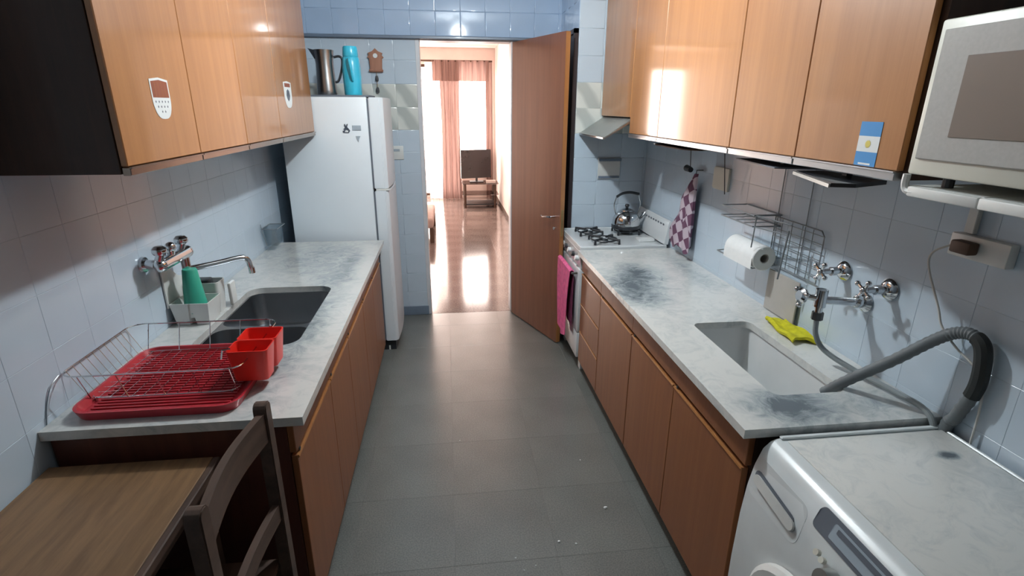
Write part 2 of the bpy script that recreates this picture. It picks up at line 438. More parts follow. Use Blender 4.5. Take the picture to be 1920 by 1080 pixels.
while y < YD-.05:
    w = min(TW, YD-.04-y)
    for z in rows:
        if z > DZ-.01:
            h = min(TH, CZ-z)
            if h > .01: tile(wp, (PX, y+w/2, z+h/2), (0, -1, 0), (0, 0, 1), w, h, 'tile_blue')
    y += TW
d2 = struct('door_2', MB().box(PX-.02, PX-.002, PY+.03, YD-.06, .01, DZ-.03, .003), 'darkdoor', 'dark closed door on the side of the pillar', 'door')
part('door_frame', MB().box(PX-.032, PX-.002, PY+.0, PY+.03, 0, DZ).box(PX-.032, PX-.002, PY+.0, YD-.05, DZ-.03, DZ), 'darkdoor', d2)
struct('wall_back', MB().box(WL-.1, WR+.1, YB-.1, YB, 0, CZ), 'backpaint', 'kitchen wall behind the camera')
struct('ceiling', MB().box(WL-.1, WR+.1, YB-.1, YD+.12, CZ, CZ+.1), 'ceiling', 'white kitchen ceiling', 'ceiling')
struct('baseboard_far', MB().box(WL, D0-.001, YD-.015, YD-.004, 0, .085, .003), 'trim', 'grey skirting under the far tiled wall', 'baseboard')

fl = struct('floor', MB().box(WL-.1, WR+.1, YB-.1, YD, -.1, -.0015), 'floor', 'grey speckled kitchen floor', 'floor')
fcache = {}
def floortile(parent, x0, x1, y0, y1, mat, g=.0003, t=.003):
    k = (round(x1-x0, 3), round(y1-y0, 3), mat)
    if k not in fcache:
        w, h = (x1-x0)/2-g, (y1-y0)/2-g; b = .0005
        m = MB(); m.loft([[(-w, -h, -t), (w, -h, -t), (w, h, -t), (-w, h, -t)], [(-w, -h, -b), (w, -h, -b), (w, h, -b), (-w, h, -b)],
                          [(-w+b, -h+b, 0), (w-b, -h+b, 0), (w-b, h-b, 0), (-w+b, h-b, 0)]], False, True)
        me = bpy.data.meshes.new('floor_tile'); m.b.to_mesh(me); m.b.free(); me.materials.append(MT[mat]); fcache[k] = me
    o = bpy.data.objects.new('floor_tile', fcache[k]); COL.objects.link(o); o.parent = parent
    o.location = Vector(((x0+x1)/2, (y0+y1)/2, 0))-ORG[parent.name]
FT = .43
ys = [2.155+FT*k for k in range(-9, 6)] + [YD]
xs = [-1.31+FT*k for k in range(0, 7)] + [WR+.1]
for a, b in zip(ys, ys[1:]):
    for c, d in zip(xs, xs[1:]):
        if b-a > .01: floortile(fl, c, d, a, b, 'floor')

# ---- living room beyond the doorway
LX0, LX1, LY0, LY1, LZ = -3.4, 1.0, YD+.12, 11.2, 2.88
lf = struct('floor_living', MB().box(LX0, LX1+.1, YD, LY1, -.1, -.0025), 'brown', 'polished terrazzo floor of the living room', 'floor')
ys = [YD+.003]+[YD+.36+.40*k for k in range(0, 16)]+[LY1]
xs = [-1.4+.4*k for k in range(0, 7)]
for a, b in zip(ys, ys[1:]):
    for c, d in zip(xs, xs[1:]): floortile(lf, c, min(d, LX1), a, b, 'terrazzo')
struct('floor_living_side', MB().box(LX0, -1.4, YD, LY1, -.002, -.0002), 'terrazzo', 'side part of the living room floor', 'floor')
struct('wall_living_right', MB().box(LX1, LX1+.1, LY0, LY1, 0, LZ), 'livingwall', 'warm white right wall of the living room')
struct('baseboard_living', MB().box(LX1-.012, LX1, LY0, LY1, 0, .07, .003), 'brown', 'dark skirting of the living room right wall', 'baseboard')
struct('wall_living_left', MB().box(LX0-.1, LX0, LY0, LY1, 0, LZ), 'livingwall', 'left wall of the living room')
struct('wall_living_near', MB().box(LX0-.1, D0, LY0, LY0+.02, 0, LZ).box(D1, LX1+.1, LY0, LY0+.02, 0, LZ).box(D0, D1, LY0, LY0+.02, DZ, LZ), 'livingwall', 'living room side of the kitchen wall')
struct('ceiling_living', MB().box(LX0-.1, LX1+.1, LY0, LY1+.1, LZ, LZ+.1), 'livingwall', 'living room ceiling', 'ceiling')
WX0, WX1, WZ0, WZ1 = -2.7, .88, .05, 2.58
struct('wall_living_far', MB().box(LX0-.1, WX0, LY1, LY1+.12, 0, LZ).box(WX1, LX1+.1, LY1, LY1+.12, 0, LZ).box(WX0, WX1, LY1, LY1+.12, WZ1, LZ).box(WX0, WX1, LY1, LY1+.12, 0, WZ0),
       'livingwall', 'far living room wall around the balcony window')
struct('wall_parapet', MB().box(.30, WX1, LY1-.02, LY1+.029, 0, .98), 'livingwall', 'low wall under the right half of the living room window')
wn = struct('window_1', MB().box(WX0, WX1, LY1+.03, LY1+.07, WZ0, WZ0+.05).box(WX0, WX1, LY1+.03, LY1+.07, WZ1-.05, WZ1).box(WX0, WX0+.05, LY1+.03, LY1+.07, WZ0, WZ1).box(WX1-.05, WX1, LY1+.03, LY1+.07, WZ0, WZ1),
            'brown', 'wide balcony window at the end of the living room', 'window')
for px in (-1.8, -.9, -.02): part('mullion', MB().box(px-.025, px+.025, LY1+.03, LY1+.07, WZ0+.05, WZ1-.05), 'brown', wn)
bx = [WX0+.05, -1.825, -1.775, -.925, -.875, -.045, .005, WX1-.05]
for i in range(0, 8, 2): part('pane', MB().box(bx[i], bx[i+1], LY1+.045, LY1+.05, WZ0+.05, WZ1-.05), 'pane', wn)

# door frame and the open door leaf
df = struct('door_1', MB().box(D0-.012, D0+.022, YD-.006, YD+.145, 0, DZ-.004, .003).box(D1-.004, D1+.012, YD-.006, YD+.145, 0, DZ-.004, .003).box(D0+.022, D1-.004, YD-.006, YD+.145, DZ-.03, DZ-.004, .003),
            'jamb', 'doorway frame with its wooden door standing open', 'door')
H0 = Vector((.545, YD-.05)); H1 = Vector((.822, 3.84))
dd = (H1-H0).normalized(); nn = Vector((dd.y, -dd.x)) * -1   # thickness direction (towards the pillar)
if nn.x < 0: nn = -nn
def P2(a, b): q = H0+dd*a+nn*b; return (q.x, q.y)
LW = (H1-H0).length
leaf = MB(); leaf.prism([P2(0, 0), P2(LW, 0), P2(LW, .036), P2(0, .036)], 'z', .008, DZ-.035)
lf_ = part('door_leaf', leaf, 'doorwood', df)
part('edge_band', MB().prism([P2(LW+.0005, .001), P2(LW+.003, .001), P2(LW+.003, .035), P2(LW+.0005, .035)], 'z', .01, DZ-.037), 'veneer', lf_, 'lighter wood edge strip')
def P3(a, b, z): q = H0+dd*a+nn*b; return (q.x, q.y, z)
hd = MB().cyl(P3(LW-.07, 0, 1.02), P3(LW-.07, -.045, 1.02), .009).tube([P3(LW-.07, -.045, 1.02), P3(LW-.10, -.05, 1.018), P3(LW-.17, -.047, 1.005), P3(LW-.19, -.045, 1.012)], .008)
part('lever_handle', hd, 'chrome', lf_, 'chrome lever handle')
part('keyhole_cover', MB().cyl(P3(LW-.07, 0, .93), P3(LW-.07, -.008, .93), .012), 'chrome', lf_)
part('lock_plate', MB().prism([P2(LW+.0035, .008), P2(LW+.005, .008), P2(LW+.005, .028), P2(LW+.0035, .028)], 'z', .88, 1.08), 'brass', lf_, 'dull brass lock plate')

# ================================================================ LOWER LEFT CABINETS AND WORKTOP
CT = .87
def shell(m, x0, x1, y0, y1, z0, z1, xf, t=.018):
    """open-topped cabinet carcass so that basins fit inside"""
    m.box(x0, x1, y0, y0+t, z0, z1).box(x0, x1, y1-t, y1, z0, z1).box(x0, x1, y0+t, y1-t, z0, z0+t)
    xb = x0 if xf > x0 else x1
    m.box(min(xb, xb+(t if xf > x0 else -t)), max(xb, xb+(t if xf > x0 else -t)), y0+t, y1-t, z0+t, z1)
    return m
def base_cab(side, y0, y1, seams, label, group, drawers=False, body='redwood'):
    s = 1 if side == 'left' else -1
    xf = -.505 if side == 'left' else .88     # front face of the doors
    xw = WL+.012 if side == 'left' else WR-.012
    t = thing('base_cabinet', label, 'cabinet', ((xf+xw)/2, (y0+y1)/2, 0), group)
    xb = xf-s*.022
    shellm = MB(); shell(shellm, min(xw, xb), max(xw, xb), y0+.001, y1-.001, .09, CT-.002, xf)
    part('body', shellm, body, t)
    part('plinth', MB().box(min(xw, xf-s*.06), max(xw, xf-s*.06), y0+.002, y1-.002, 0, .089), 'dark', t, 'dark recessed plinth')
    part('top_rail', MB().box(min(xb+s*.001, xf), max(xb+s*.001, xf), y0+.001, y1-.001, .757, CT-.002, .002), 'veneer_low', t)
    for a, b in zip(seams, seams[1:]):
        if drawers:
            for z0, z1 in ((.10, .325), (.329, .527), (.531, .742)):
                d = part('drawer', MB().box(min(xb+s*.001, xf), max(xb+s*.001, xf), a+.0015, b-.0015, z0, z1, .002), 'veneer_low', t)
                part('finger_grip', MB().prism([(xf-s*.0, z1-.012), (xf+s*.004, z1-.006), (xf+s*.002, z1+.0005), (xf-s*.002, z1+.0005)], 'y', a+.004, b-.004), 'veneer', d, 'pale bevelled finger grip')
        else:
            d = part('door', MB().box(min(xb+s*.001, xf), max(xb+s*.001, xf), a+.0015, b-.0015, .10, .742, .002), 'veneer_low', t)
            part('finger_grip', MB().prism([(xf, .730), (xf+s*.005, .736), (xf+s*.003, .7425), (xf-s*.003, .7425)], 'y', a+.004, b-.004), 'veneer', d, 'pale bevelled finger grip')
            part('knob_hole', MB().cyl((xf-s*.002, a+.03 if s > 0 else b-.03, .75), (xf+s*.002, a+.03 if s > 0 else b-.03, .75), .006, n=10), 'dark', d)
    return t
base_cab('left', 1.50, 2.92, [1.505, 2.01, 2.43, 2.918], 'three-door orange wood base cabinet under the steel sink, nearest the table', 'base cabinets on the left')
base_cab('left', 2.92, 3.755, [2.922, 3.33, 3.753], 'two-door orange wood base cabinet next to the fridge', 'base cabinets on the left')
sx0, sx1 = -1.035, -.62
m = MB().plate([(WL+.005, 1.476), (-.465, 1.476), (-.465, 3.77), (WL+.005, 3.77)], [rr(sx0, sx1, 2.02, 2.765, .07, 6)], CT, .90)
tag(part('worktop', m, 'marble_left'), 'grey veined marble worktop holding the double steel sink', 'worktop')
sk = thing('sink', 'double stainless steel sink set in the left marble worktop', 'sink', (-.83, 2.39, .70))
part('rim', MB().plate(rr(sx0-.02, sx1+.02, 2.0, 2.785, .07, 6), [rr(sx0+.006, sx1-.006, 2.026, 2.285, .06, 6), rr(sx0+.006, sx1-.006, 2.312, 2.759, .06, 6)], CT-.003, CT-.001), 'sinksteel', sk)
def bowl(x0, x1, y0, y1, z1, z0, r=.06, th=.0):
    L_ = []
    for z, o in ((z1, 0), (z1-.03, .002), ((z1+z0)/2, .008), (z0+.04, .014), (z0+.012, .024), (z0, .05)):
        L_.append([(a, b, z) for a, b in rr(x0+o, x1-o, y0+o, y1-o, max(r-o*.3, .01), 6)])
    return MB().loft(L_, False, True)
def flip(mb):
    for f in mb.b.faces: f.normal_flip()
    return mb
for nm, a, b in (('basin', 2.026, 2.285), ('basin', 2.312, 2.759)):
    bs = part(nm, flip(bowl(sx0+.006, sx1-.006, a, b, CT-.0015, .70)), 'sinksteel', sk)
    part('drain', MB().lathe([(0, .004), (.012, .004), (.03, .003), (.036, .001)], (-.83, (a+b)/2, .701)), 'chrome', bs, 'round chrome drain')

# ================================================================ LOWER RIGHT CABINETS AND WORKTOP
base_cab('right', 1.275, 2.32, [1.285, 1.81, 2.318], 'brown wood base cabinet under the white sink beside the washing machine', 'base cabinets on the right', body='carcass')
base_cab('right', 2.32, 2.88, [2.322, 2.878], 'single door brown wood base cabinet in the middle of the right worktop', 'base cabinets on the right', body='carcass')
base_cab('right', 2.88, 3.345, [2.882, 3.343], 'brown wood drawer cabinet next to the stove', 'base cabinets on the right', True, body='carcass')
qx0, qx1, qy0, qy1 = 1.05, 1.315, 1.435, 2.06
m = MB().plate([(.848, 1.258), (WR-.005, 1.258), (WR-.005, 3.352), (.848, 3.352)], [rr(qx0, qx1, qy0, qy1, .035, 6)], CT, .90)
tag(part('worktop', m, 'marble_right'), 'pale marble worktop with dark stains holding the white sink', 'worktop')
sk = thing('sink', 'deep white ceramic sink set in the right marble worktop', 'sink', (1.18, 1.75, .55))
part('basin', flip(bowl(qx0-.008, qx1+.008, qy0-.008, qy1+.008, CT-.001, .55, .035)), 'ceramic', sk)
part('drain', MB().lathe([(0, .004), (.015, .004), (.03, .003), (.034, .001)], (1.18, 1.85, .551)), 'chrome', sk)

# ================================================================ UPPER CABINETS
def upper(side, y0, y1, z0, seams, label, xf, group, near_end=False, strips=True):
    s = 1 if side == 'left' else -1
    xw = WL+.006 if side == 'left' else WR-.006
    z1 = 2.60; xb = xf-s*.02
    t = thing('wall_cabinet', label, 'cabinet', ((xf+xw)/2, (y0+y1)/2, z0), group)
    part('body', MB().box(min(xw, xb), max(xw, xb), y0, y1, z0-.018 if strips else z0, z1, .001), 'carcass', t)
    for a, b in zip(seams, seams[1:]):
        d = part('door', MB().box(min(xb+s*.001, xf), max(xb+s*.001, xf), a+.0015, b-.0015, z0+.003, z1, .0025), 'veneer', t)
        if strips:
            part('grip_rail', MB().box(min(xb+s*.001, xf+s*.004), max(xb+s*.001, xf+s*.004), a+.003, b-.003, z0-.022, z0+.001, .002).box(min(xf, xf+s*.009), max(xf, xf+s*.009), a+.003, b-.003, z0-.003, z0+.002, .001), 'rail' if side == 'left' else 'alu', d, 'metal grip rail along the bottom edge')
    return t
ul = upper('left', 1.60, 2.55, 1.637, [1.602, 2.07, 2.549], 'glossy orange wood wall cabinet nearest the camera on the left', -.87, 'wall cabinets on the left')
ul2 = upper('left', 2.55, 3.83, 1.637, [2.551, 3.075, 3.829], 'glossy orange wood wall cabinet ending beside the fridge', -.87, 'wall cabinets on the left')
ur = upper('right', 1.222, 2.088, 1.648, [1.24, 1.662, 2.087], 'orange wood wall cabinet with the flag sticker, beside the microwave', 1.13, 'wall cabinets on the right')
ur2 = upper('right', 2.088, 3.325, 1.648, [2.089, 2.86, 3.324], 'orange wood wall cabinet between the flag sticker cabinet and the range hood', 1.13, 'wall cabinets on the right')
ur3 = upper('right', 3.326, 3.965, 1.742, [3.328, 3.962], 'shorter orange wood wall cabinet above the range hood', 1.13, 'wall cabinets on the right', strips=False)

# range hood: sloping grey flap under the short cabinet
hx = thing('range_hood', 'grey metal range hood flap above the stove', 'range hood', (1.25, 3.64, 1.6))
part('housing', MB().box(1.16, WR-.006, 3.34, 3.955, 1.69, 1.722, .003), 'hood', hx)
part('flap', MB().prism([(1.155, 1.728), (1.150, 1.722), (.975, 1.618), (.975, 1.626), (1.145, 1.737)], 'y', 3.335, 3.958), 'hood', hx)
part('front_lip', MB().box(.968, .978, 3.335, 3.958, 1.612, 1.627, .002), 'alu', hx)
part('side_edge', MB().prism([(1.155, 1.722), (.975, 1.612), (.975, 1.622), (1.15, 1.734)], 'y', 3.328, 3.334), 'alu', hx, 'bright metal side edge')

# stickers
def flat(axis_x, pts, s, th=.0006):
    return MB().prism(pts, 'x', axis_x, axis_x+s*th)
fs = thing('flag_sticker', 'blue and white striped flag sticker with a sun on the right cabinet', 'sticker', (1.1295, 1.355, 1.653))
f0, f1 = 1.318, 1.394
zz = [1.653, 1.690, 1.731, 1.768]
for i, c in enumerate(('print_blue', 'print_white', 'print_blue')):
    part('stripe', flat(1.1295, [(f0, zz[i]), (f1, zz[i]), (f1, zz[i+1]), (f0, zz[i+1])], -1), c, fs, 'white stripe' if i == 1 else None)
sun = []
for k in range(32):
    r_ = .011 if k % 2 == 0 else .008
    sun.append((1.356+r_*math.cos(k*PI/16), 1.7105+r_*math.sin(k*PI/16)))
part('sun', flat(1.1288, sun, -1, .0004), 'print_yellow', fs, 'yellow sun')
part('caption', flat(1.1288, [(1.335, 1.656), (1.378, 1.656), (1.378, 1.661), (1.335, 1.661)], -1, .0003), 'print_white', fs, 'small white line of print')
def shield(cy, zt, w, h, n=10):
    P = [(cy-w/2, zt), (cy, zt+.006), (cy+w/2, zt)]
    for k in range(1, n+1):
        a = k/n; P.append((cy+w/2*math.cos(a*PI/2)**.7 if a < 1 else cy, zt-h*.45-h*.55*math.sin(a*PI/2)))
    for k in range(n-1, 0, -1):
        a = k/n; P.append((cy-w/2*math.cos(a*PI/2)**.7, zt-h*.45-h*.55*math.sin(a*PI/2)))
    return P
s1 = thing('shield_sticker', 'large club shield sticker on the first left wall cabinet door', 'sticker', (-.8695, 1.86, 1.76), 'shield stickers')
part('backing', flat(-.8695, shield(1.86, 1.875, .112, .115), 1), 'print_white', s1)
part('upper_field', flat(-.8688, [(1.811, 1.869), (1.86, 1.874), (1.909, 1.869), (1.909, 1.823), (1.811, 1.823)], 1, .0003), 'print_maroon', s1, 'wood coloured upper field')
for k in range(1, 5): part('stripe', flat(-.8684, [(1.811+k*.0196-.001, 1.824), (1.811+k*.0196+.001, 1.824), (1.811+k*.0196+.001, 1.869), (1.811+k*.0196-.001, 1.869)], 1, .0002), 'veneer', s1)
for r_, n_ in ((0, 5), (1, 4), (2, 2)):
    for k in range(n_):
        cy, cz = 1.86+(k-(n_-1)/2)*.019, 1.811-r_*.0145
        part('star', flat(-.8688, [(cy+(.0042 if j % 2 == 0 else .0018)*math.sin(j*PI/5), cz+(.0042 if j % 2 == 0 else .0018)*math.cos(j*PI/5)) for j in range(10)], 1, .0003), 'print_dark', s1)
s2 = thing('shield_sticker', 'small club shield sticker on the last left wall cabinet door', 'sticker', (-.8695, 3.29, 1.79), 'shield stickers')
part('backing', flat(-.8695, shield(3.29, 1.925, .15, .135), 1), 'print_white', s2)
part('band', flat(-.8688, [(3.235, 1.920), (3.345, 1.920), (3.345, 1.900), (3.235, 1.900)], 1, .0003), 'print_maroon', s2)
part('emblem', flat(-.8688, [(3.265, 1.880), (3.29, 1.89), (3.315, 1.88), (3.325, 1.855), (3.31, 1.835), (3.29, 1.825), (3.27, 1.835), (3.255, 1.855)], 1, .0003), 'print_dark', s2, 'dark round emblem')

# ================================================================ FRIDGE
fr = thing('refrigerator', 'tall white two-door fridge at the end of the left worktop', 'refrigerator', (-.80, 4.15, 0))
FX0, FX1, FY0, FY1 = -1.09, -.52, 3.84, 4.44
part('body', MB().box(FX0, FX1, FY0, FY1, .07, 1.86, .008, 2), 'fridge', fr)
part('plinth', MB().box(FX0+.03, -.44, FY0+.03, FY1-.03, .0, .069), 'black', fr)
part('foot', MB().cyl((-.49, FY0+.04, 0), (-.49, FY0+.04, .035), .012, n=10), 'plastic_white', fr)
def fdoor(z0, z1):
    a, b = FY0+.002, FY1-.002; P = [(FX1+.012, a), (FX1+.085, a), (FX1+.105, a+.02)]
    for k in range(1, 8): t = k/8; P.append((FX1+.105+.012*math.sin(t*PI), a+.02+(b-a-.04)*t))
    P += [(FX1+.105, b-.02), (FX1+.085, b), (FX1+.012, b)]
    return MB().prism(P, 'z', z0, z1, .004)
du = part('freezer_door', fdoor(1.252, 1.858), 'fridge', fr)
dl = part('fridge_door', fdoor(.085, 1.238), 'fridge', fr)
part('gasket', MB().box(FX1+.0005, FX1+.0115, FY0+.008, FY1-.008, 1.26, 1.85), 'gasket', du)
part('gasket', MB().box(FX1+.0005, FX1+.0115, FY0+.008, FY1-.008, .095, 1.23), 'gasket', dl)
part('hinge', MB().box(FX1+.02, FX1+.115, FY0+.004, FY0+.03, 1.2385, 1.2515, .002), 'plastic_white', fr)
# magnets on the side that faces the camera
mg = thing('fridge_magnet', 'small dark figure magnet on the fridge side', 'magnet', (-.665, 3.839, 1.63), 'magnets on the fridge side')
part('figure', MB().prism([(-.685, 1.632), (-.650, 1.630), (-.640, 1.645), (-.650, 1.66), (-.658, 1.668), (-.652, 1.690), (-.660, 1.686), (-.664, 1.672), (-.672, 1.690), (-.677, 1.684), (-.672, 1.665), (-.684, 1.655), (-.676, 1.648), (-.69, 1.642)], 'y', 3.8385, 3.8355), 'print_dark', mg)
part('white_patch', MB().prism([(-.676, 1.636), (-.654, 1.635), (-.652, 1.645), (-.668, 1.65)], 'y', 3.8353, 3.8345), 'print_white', mg)  # plain white patch on the dark figure
tag(part('fridge_magnet', MB().box(-.625, -.568, 3.836, 3.8385, 1.647, 1.679, .001), 'print_grey'), 'grey rectangular magnet beside the figure magnet', 'magnet', 'magnets on the fridge side')
tag(part('fridge_magnet', MB().prism([(-.605, 1.61), (-.575, 1.61), (-.585, 1.592), (-.590, 1.572), (-.60, 1.592)], 'y', 3.836, 3.8385), 'print_grey'), 'tiny pale magnet below the rectangular one', 'magnet', 'magnets on the fridge side')

# on the fridge: tray, steel jug, blue vacuum flask
tr = tag(part('tray', MB().plate(rr(-1.0, -.50, 3.87, 4.20, .03), [], 1.861, 1.872), 'gasket'), 'dark flat tray on top of the fridge', 'tray')
jg = thing('jug', 'polished steel jug with black handle on top of the fridge', 'jug', (-.80, 4.02, 1.873))
part('body', MB().lathe([(0, 0), (.062, 0), (.066, .01), (.066, .03), (.062, .10), (.058, .20), (.064, .27), (.066, .285), (.061, .285), (.055, .20), (.058, .03), (0, .02)], (-.80, 4.02, 1.873), 28), 'steel', jg)
part('spout', MB().loft([[(-.857, 4.02-.03, 2.10), (-.852, 4.02-.035, 2.155), (-.852, 4.055, 2.155), (-.857, 4.05, 2.10)], [(-.89, 4.005, 2.155), (-.90, 4.01, 2.168), (-.90, 4.03, 2.168), (-.89, 4.035, 2.155)]], True, True), 'steel', jg)
part('handle', MB().tube(spl([(-.736, 4.02, 2.115), (-.70, 4.02, 2.12), (-.682, 4.02, 2.10), (-.69, 4.02, 2.04), (-.715, 4.02, 1.97), (-.738, 4.02, 1.955)], 6), .008), 'black', jg)
fk = thing('vacuum_flask', 'sky blue vacuum flask standing on top of the fridge', 'flask', (-.625, 4.02, 1.873))
part('body', MB().lathe([(0, 0), (.055, 0), (.059, .008), (.060, .06), (.062, .12), (.060, .19), (.056, .235), (.05, .245), (0, .245)], (-.625, 4.02, 1.873), 28), 'cyan', fk)
part('cap', MB().lathe([(0, 0), (.050, 0), (.052, .01), (.048, .055), (.044, .064), (0, .066)], (-.625, 4.02, 2.119), 28), 'cyan', fk)
part('handle', MB().tube(spl([(-.628, 3.960, 2.10), (-.625, 3.935, 2.095), (-.615, 3.925, 2.04), (-.612, 3.94, 1.98), (-.612, 3.958, 1.965)], 5), .008), 'cyan', fk)

# cuckoo-style wall ornament and the outlet on the far wall
YF = YD-TT
cl = thing('wall_clock', 'small brown carved house-shaped wall ornament beside the doorway', 'clock', (-.523, YF, 2.0))
cz = 2.055
part('case', MB().prism([(-.575, cz), (-.472, cz), (-.478, cz+.03), (-.474, cz+.10), (-.462, cz+.105), (-.475, cz+.125), (-.468, cz+.137), (-.50, cz+.15), (-.523, cz+.172), (-.546, cz+.15), (-.58, cz+.137), (-.571, cz+.125), (-.585, cz+.105), (-.572, cz+.10), (-.568, cz+.03)], 'y', YF-.001, YF-.03, .002), 'clockwood', cl)
part('dial', MB().cyl((-.523, YF-.031, cz+.118), (-.523, YF-.034, cz+.118), .017, n=20), 'print_white', cl, 'small pale dial')
part('base_ledge', MB().box(-.578, -.468, YF-.04, YF-.0305, cz+.005, cz+.018, .003), 'clockwood', cl)
part('chain', MB().cyl((-.523, YF-.02, 1.90), (-.523, YF-.02, cz-.0005), .0018, n=6), 'brass', cl)
part('pendulum', MB().lathe([(0, 0), (.011, .004), (.013, .02), (.009, .042), (0, .046)], (-.523, YF-.02, 1.985), 12), 'dark', cl)
part('pendulum', MB().lathe([(0, 0), (.011, .004), (.013, .02), (.009, .042), (0, .046)], (-.523, YF-.02, 1.90), 12), 'dark', cl)
def outlet(x0, x1, z0, z1, label):
    o = thing('wall_outlet', label, 'outlet', ((x0+x1)/2, YF, z0))
    part('plate', MB().box(x0, x1, YF-.009, YF-.0005, z0, z1, .003, 2), 'plastic_white', o)
    cx, c2 = (x0+x1)/2, (z0+z1)/2+.02
    part('socket', MB().box(cx-.028, cx+.026, YF-.0115, YF-.0093, c2-.010, c2+.010, .001), 'print_grey', o)
    return o
outlet(-.462, -.352, 1.385, 1.495, 'white outlet plate on the far tiled wall between fridge and doorway')
YP = PY-TT
so = thing('towel_dispenser', 'white recessed wall fitting with two grey bars above the stove', 'wall fitting', (1.215, YP, 1.28))
part('plate', MB().box(1.125, 1.295, YP-.012, YP-.0005, 1.29, 1.445, .003, 2), 'plastic_white', so)
part('bar', MB().box(1.128, 1.300, YP-.022, YP-.0122, 1.422, 1.442, .002), 'trim', so)
part('bar', MB().box(1.128, 1.290, YP-.020, YP-.0122, 1.296, 1.312, .002), 'trim', so)

# ================================================================ STOVE
st = thing('stove', 'white gas stove at the end of the right worktop', 'stove', (1.17, 3.66, 0))
SY0, SY1, SX0 = 3.362, 3.955, .875
part('body', MB().box(SX0+.025, 1.465, SY0, SY1, .10, .885, .003), 'white', st)
part('cooktop', MB().plate([(SX0-.01, SY0-.003), (1.465, SY0-.003), (1.465, SY1+.002), (SX0-.01, SY1+.002)], [], .886, .906).box(SX0-.01, 1.465, SY0-.003, SY0+.012, .906, .920, .003).box(SX0-.01, 1.465, SY1-.012, SY1+.002, .906, .920, .003).box(SX0-.01, SX0+.01, SY0+.012, SY1-.012, .906, .920, .003), 'white', st)
bp_ = part('backsplash', MB().prism([(1.445, .921), (1.475, .921), (1.492, 1.075), (1.478, 1.082), (1.468, 1.075)], 'y', SY0+.0, SY1-.01, .002), 'white', st)
for k in range(10):
    yy = SY0+.07+k*.046; part('vent', MB().box(1.4605, 1.4625, yy, yy+.02, 1.038, 1.05), 'gasket', bp_)
part('control_panel', MB().prism([(SX0+.024, .765), (SX0+.024, .885), (SX0-.012, .885), (SX0+.002, .765)], 'y', SY0, SY1, .002), 'white', st)
for k in range(5):
    yy = SY0+.07+k*.113
    kb = part('knob', MB().cyl((SX0-.004, yy, .825), (SX0-.028, yy, .828), .019, .016, 14), 'white' if k % 2 == 0 else 'dark', st)
od = part('oven_door', MB().box(SX0-.008, SX0+.024, SY0+.004, SY1-.004, .30, .758, .006, 2), 'white', st)
part('oven_handle', MB().tube([(SX0-.01, SY0+.05, .722), (SX0-.045, SY0+.05, .722), (SX0-.045, SY1-.05, .722), (SX0-.01, SY1-.05, .722)], .008), 'chrome', od)
part('lower_drawer', MB().box(SX0-.006, SX0+.024, SY0+.004, SY1-.004, .105, .292, .005, 2), 'white', st)
for yy in (SY0+.04, SY1-.04):
    for xx in (SX0+.05, 1.43): part('leg', MB().box(xx-.02, xx+.02, yy-.03, yy+.03, 0, .0995, .003), 'white', st)
def burner(cx, cy, r):
    cap = part('burner_cap', MB().lathe([(0, .022), (.026, .022), (.030, .016), (.032, 0), (0, 0)], (cx, cy, .907), 18), 'black', st)
    g = MB()
    ring = [(cx+r*.75*math.cos(a*PI/9), cy+r*.75*math.sin(a*PI/9), .932) for a in range(18)]
    g.tube(ring, .006, 6, True)
    for k in range(4):
        a = k*PI/2+PI/4; c, s_ = math.cos(a), math.sin(a)
        g.tube([(cx+r*c, cy+r*s_, .909), (cx+r*c, cy+r*s_, .938), (cx+r*.25*c, cy+r*.25*s_, .940)], .009, 6)
    part('pan_support', g, 'black', st)
for cx, cy, r in ((1.035, 3.79, .115), (1.075, 3.53, .12), (1.315, 3.79, .11), (1.34, 3.52, .0)):
    if r: burner(cx, cy, r)
tag(part('spoon_rest', MB().box(1.325, 1.435, 3.50, 3.60, .9065, .930, .006, 2), 'ceramic'), 'white rectangular dish on the stove beside the kettle', 'dish')

kt = thing('kettle', 'steel kettle with black arched handle on the rear burner', 'kettle', (1.315, 3.79, .947))
kc = (1.315, 3.79, .947)
part('body', MB().lathe([(0, 0), (.092, 0), (.100, .008), (.103, .04), (.098, .075), (.082, .108), (.056, .128), (.05, .13), (0, .13)], kc, 32), 'chrome', kt)
part('base_band', MB().lathe([(.1005, .0), (.106, .004), (.106, .024), (.1035, .028)], kc, 32), 'black', kt)
part('lid', MB().lathe([(.05, .1305), (.048, .136), (.03, .145), (0, .149)], kc, 24), 'chrome', kt)
part('lid_knob', MB().lathe([(0, .1495), (.010, .1495), (.012, .158), (.017, .168), (.013, .178), (0, .180)], kc, 16), 'black', kt)
part('spout', MB().tube([(kc[0]+.085, kc[1], kc[2]+.045), (kc[0]+.12, kc[1], kc[2]+.075), (kc[0]+.145, kc[1], kc[2]+.115)], .016, 12, radii=[.026, .018, .012]), 'chrome', kt)
hp = [(kc[0]-.082, kc[1], kc[2]+.10), (kc[0]-.10, kc[1], kc[2]+.17), (kc[0]-.085, kc[1], kc[2]+.235)]
part('handle_wire', MB().tube(spl(hp, 5), .0035, 6), 'chrome', kt)
part('handle_wire', MB().tube(spl([(kc[0]+.082, kc[1], kc[2]+.10), (kc[0]+.10, kc[1], kc[2]+.17), (kc[0]+.085, kc[1], kc[2]+.24)], 5), .0035, 6), 'chrome', kt)
part('handle_grip', MB().tube(spl([(kc[0]-.085, kc[1], kc[2]+.233), (kc[0]-.04, kc[1], kc[2]+.258), (kc[0]+.02, kc[1], kc[2]+.264), (kc[0]+.085, kc[1], kc[2]+.252)], 6), .010, 8), 'black', kt)

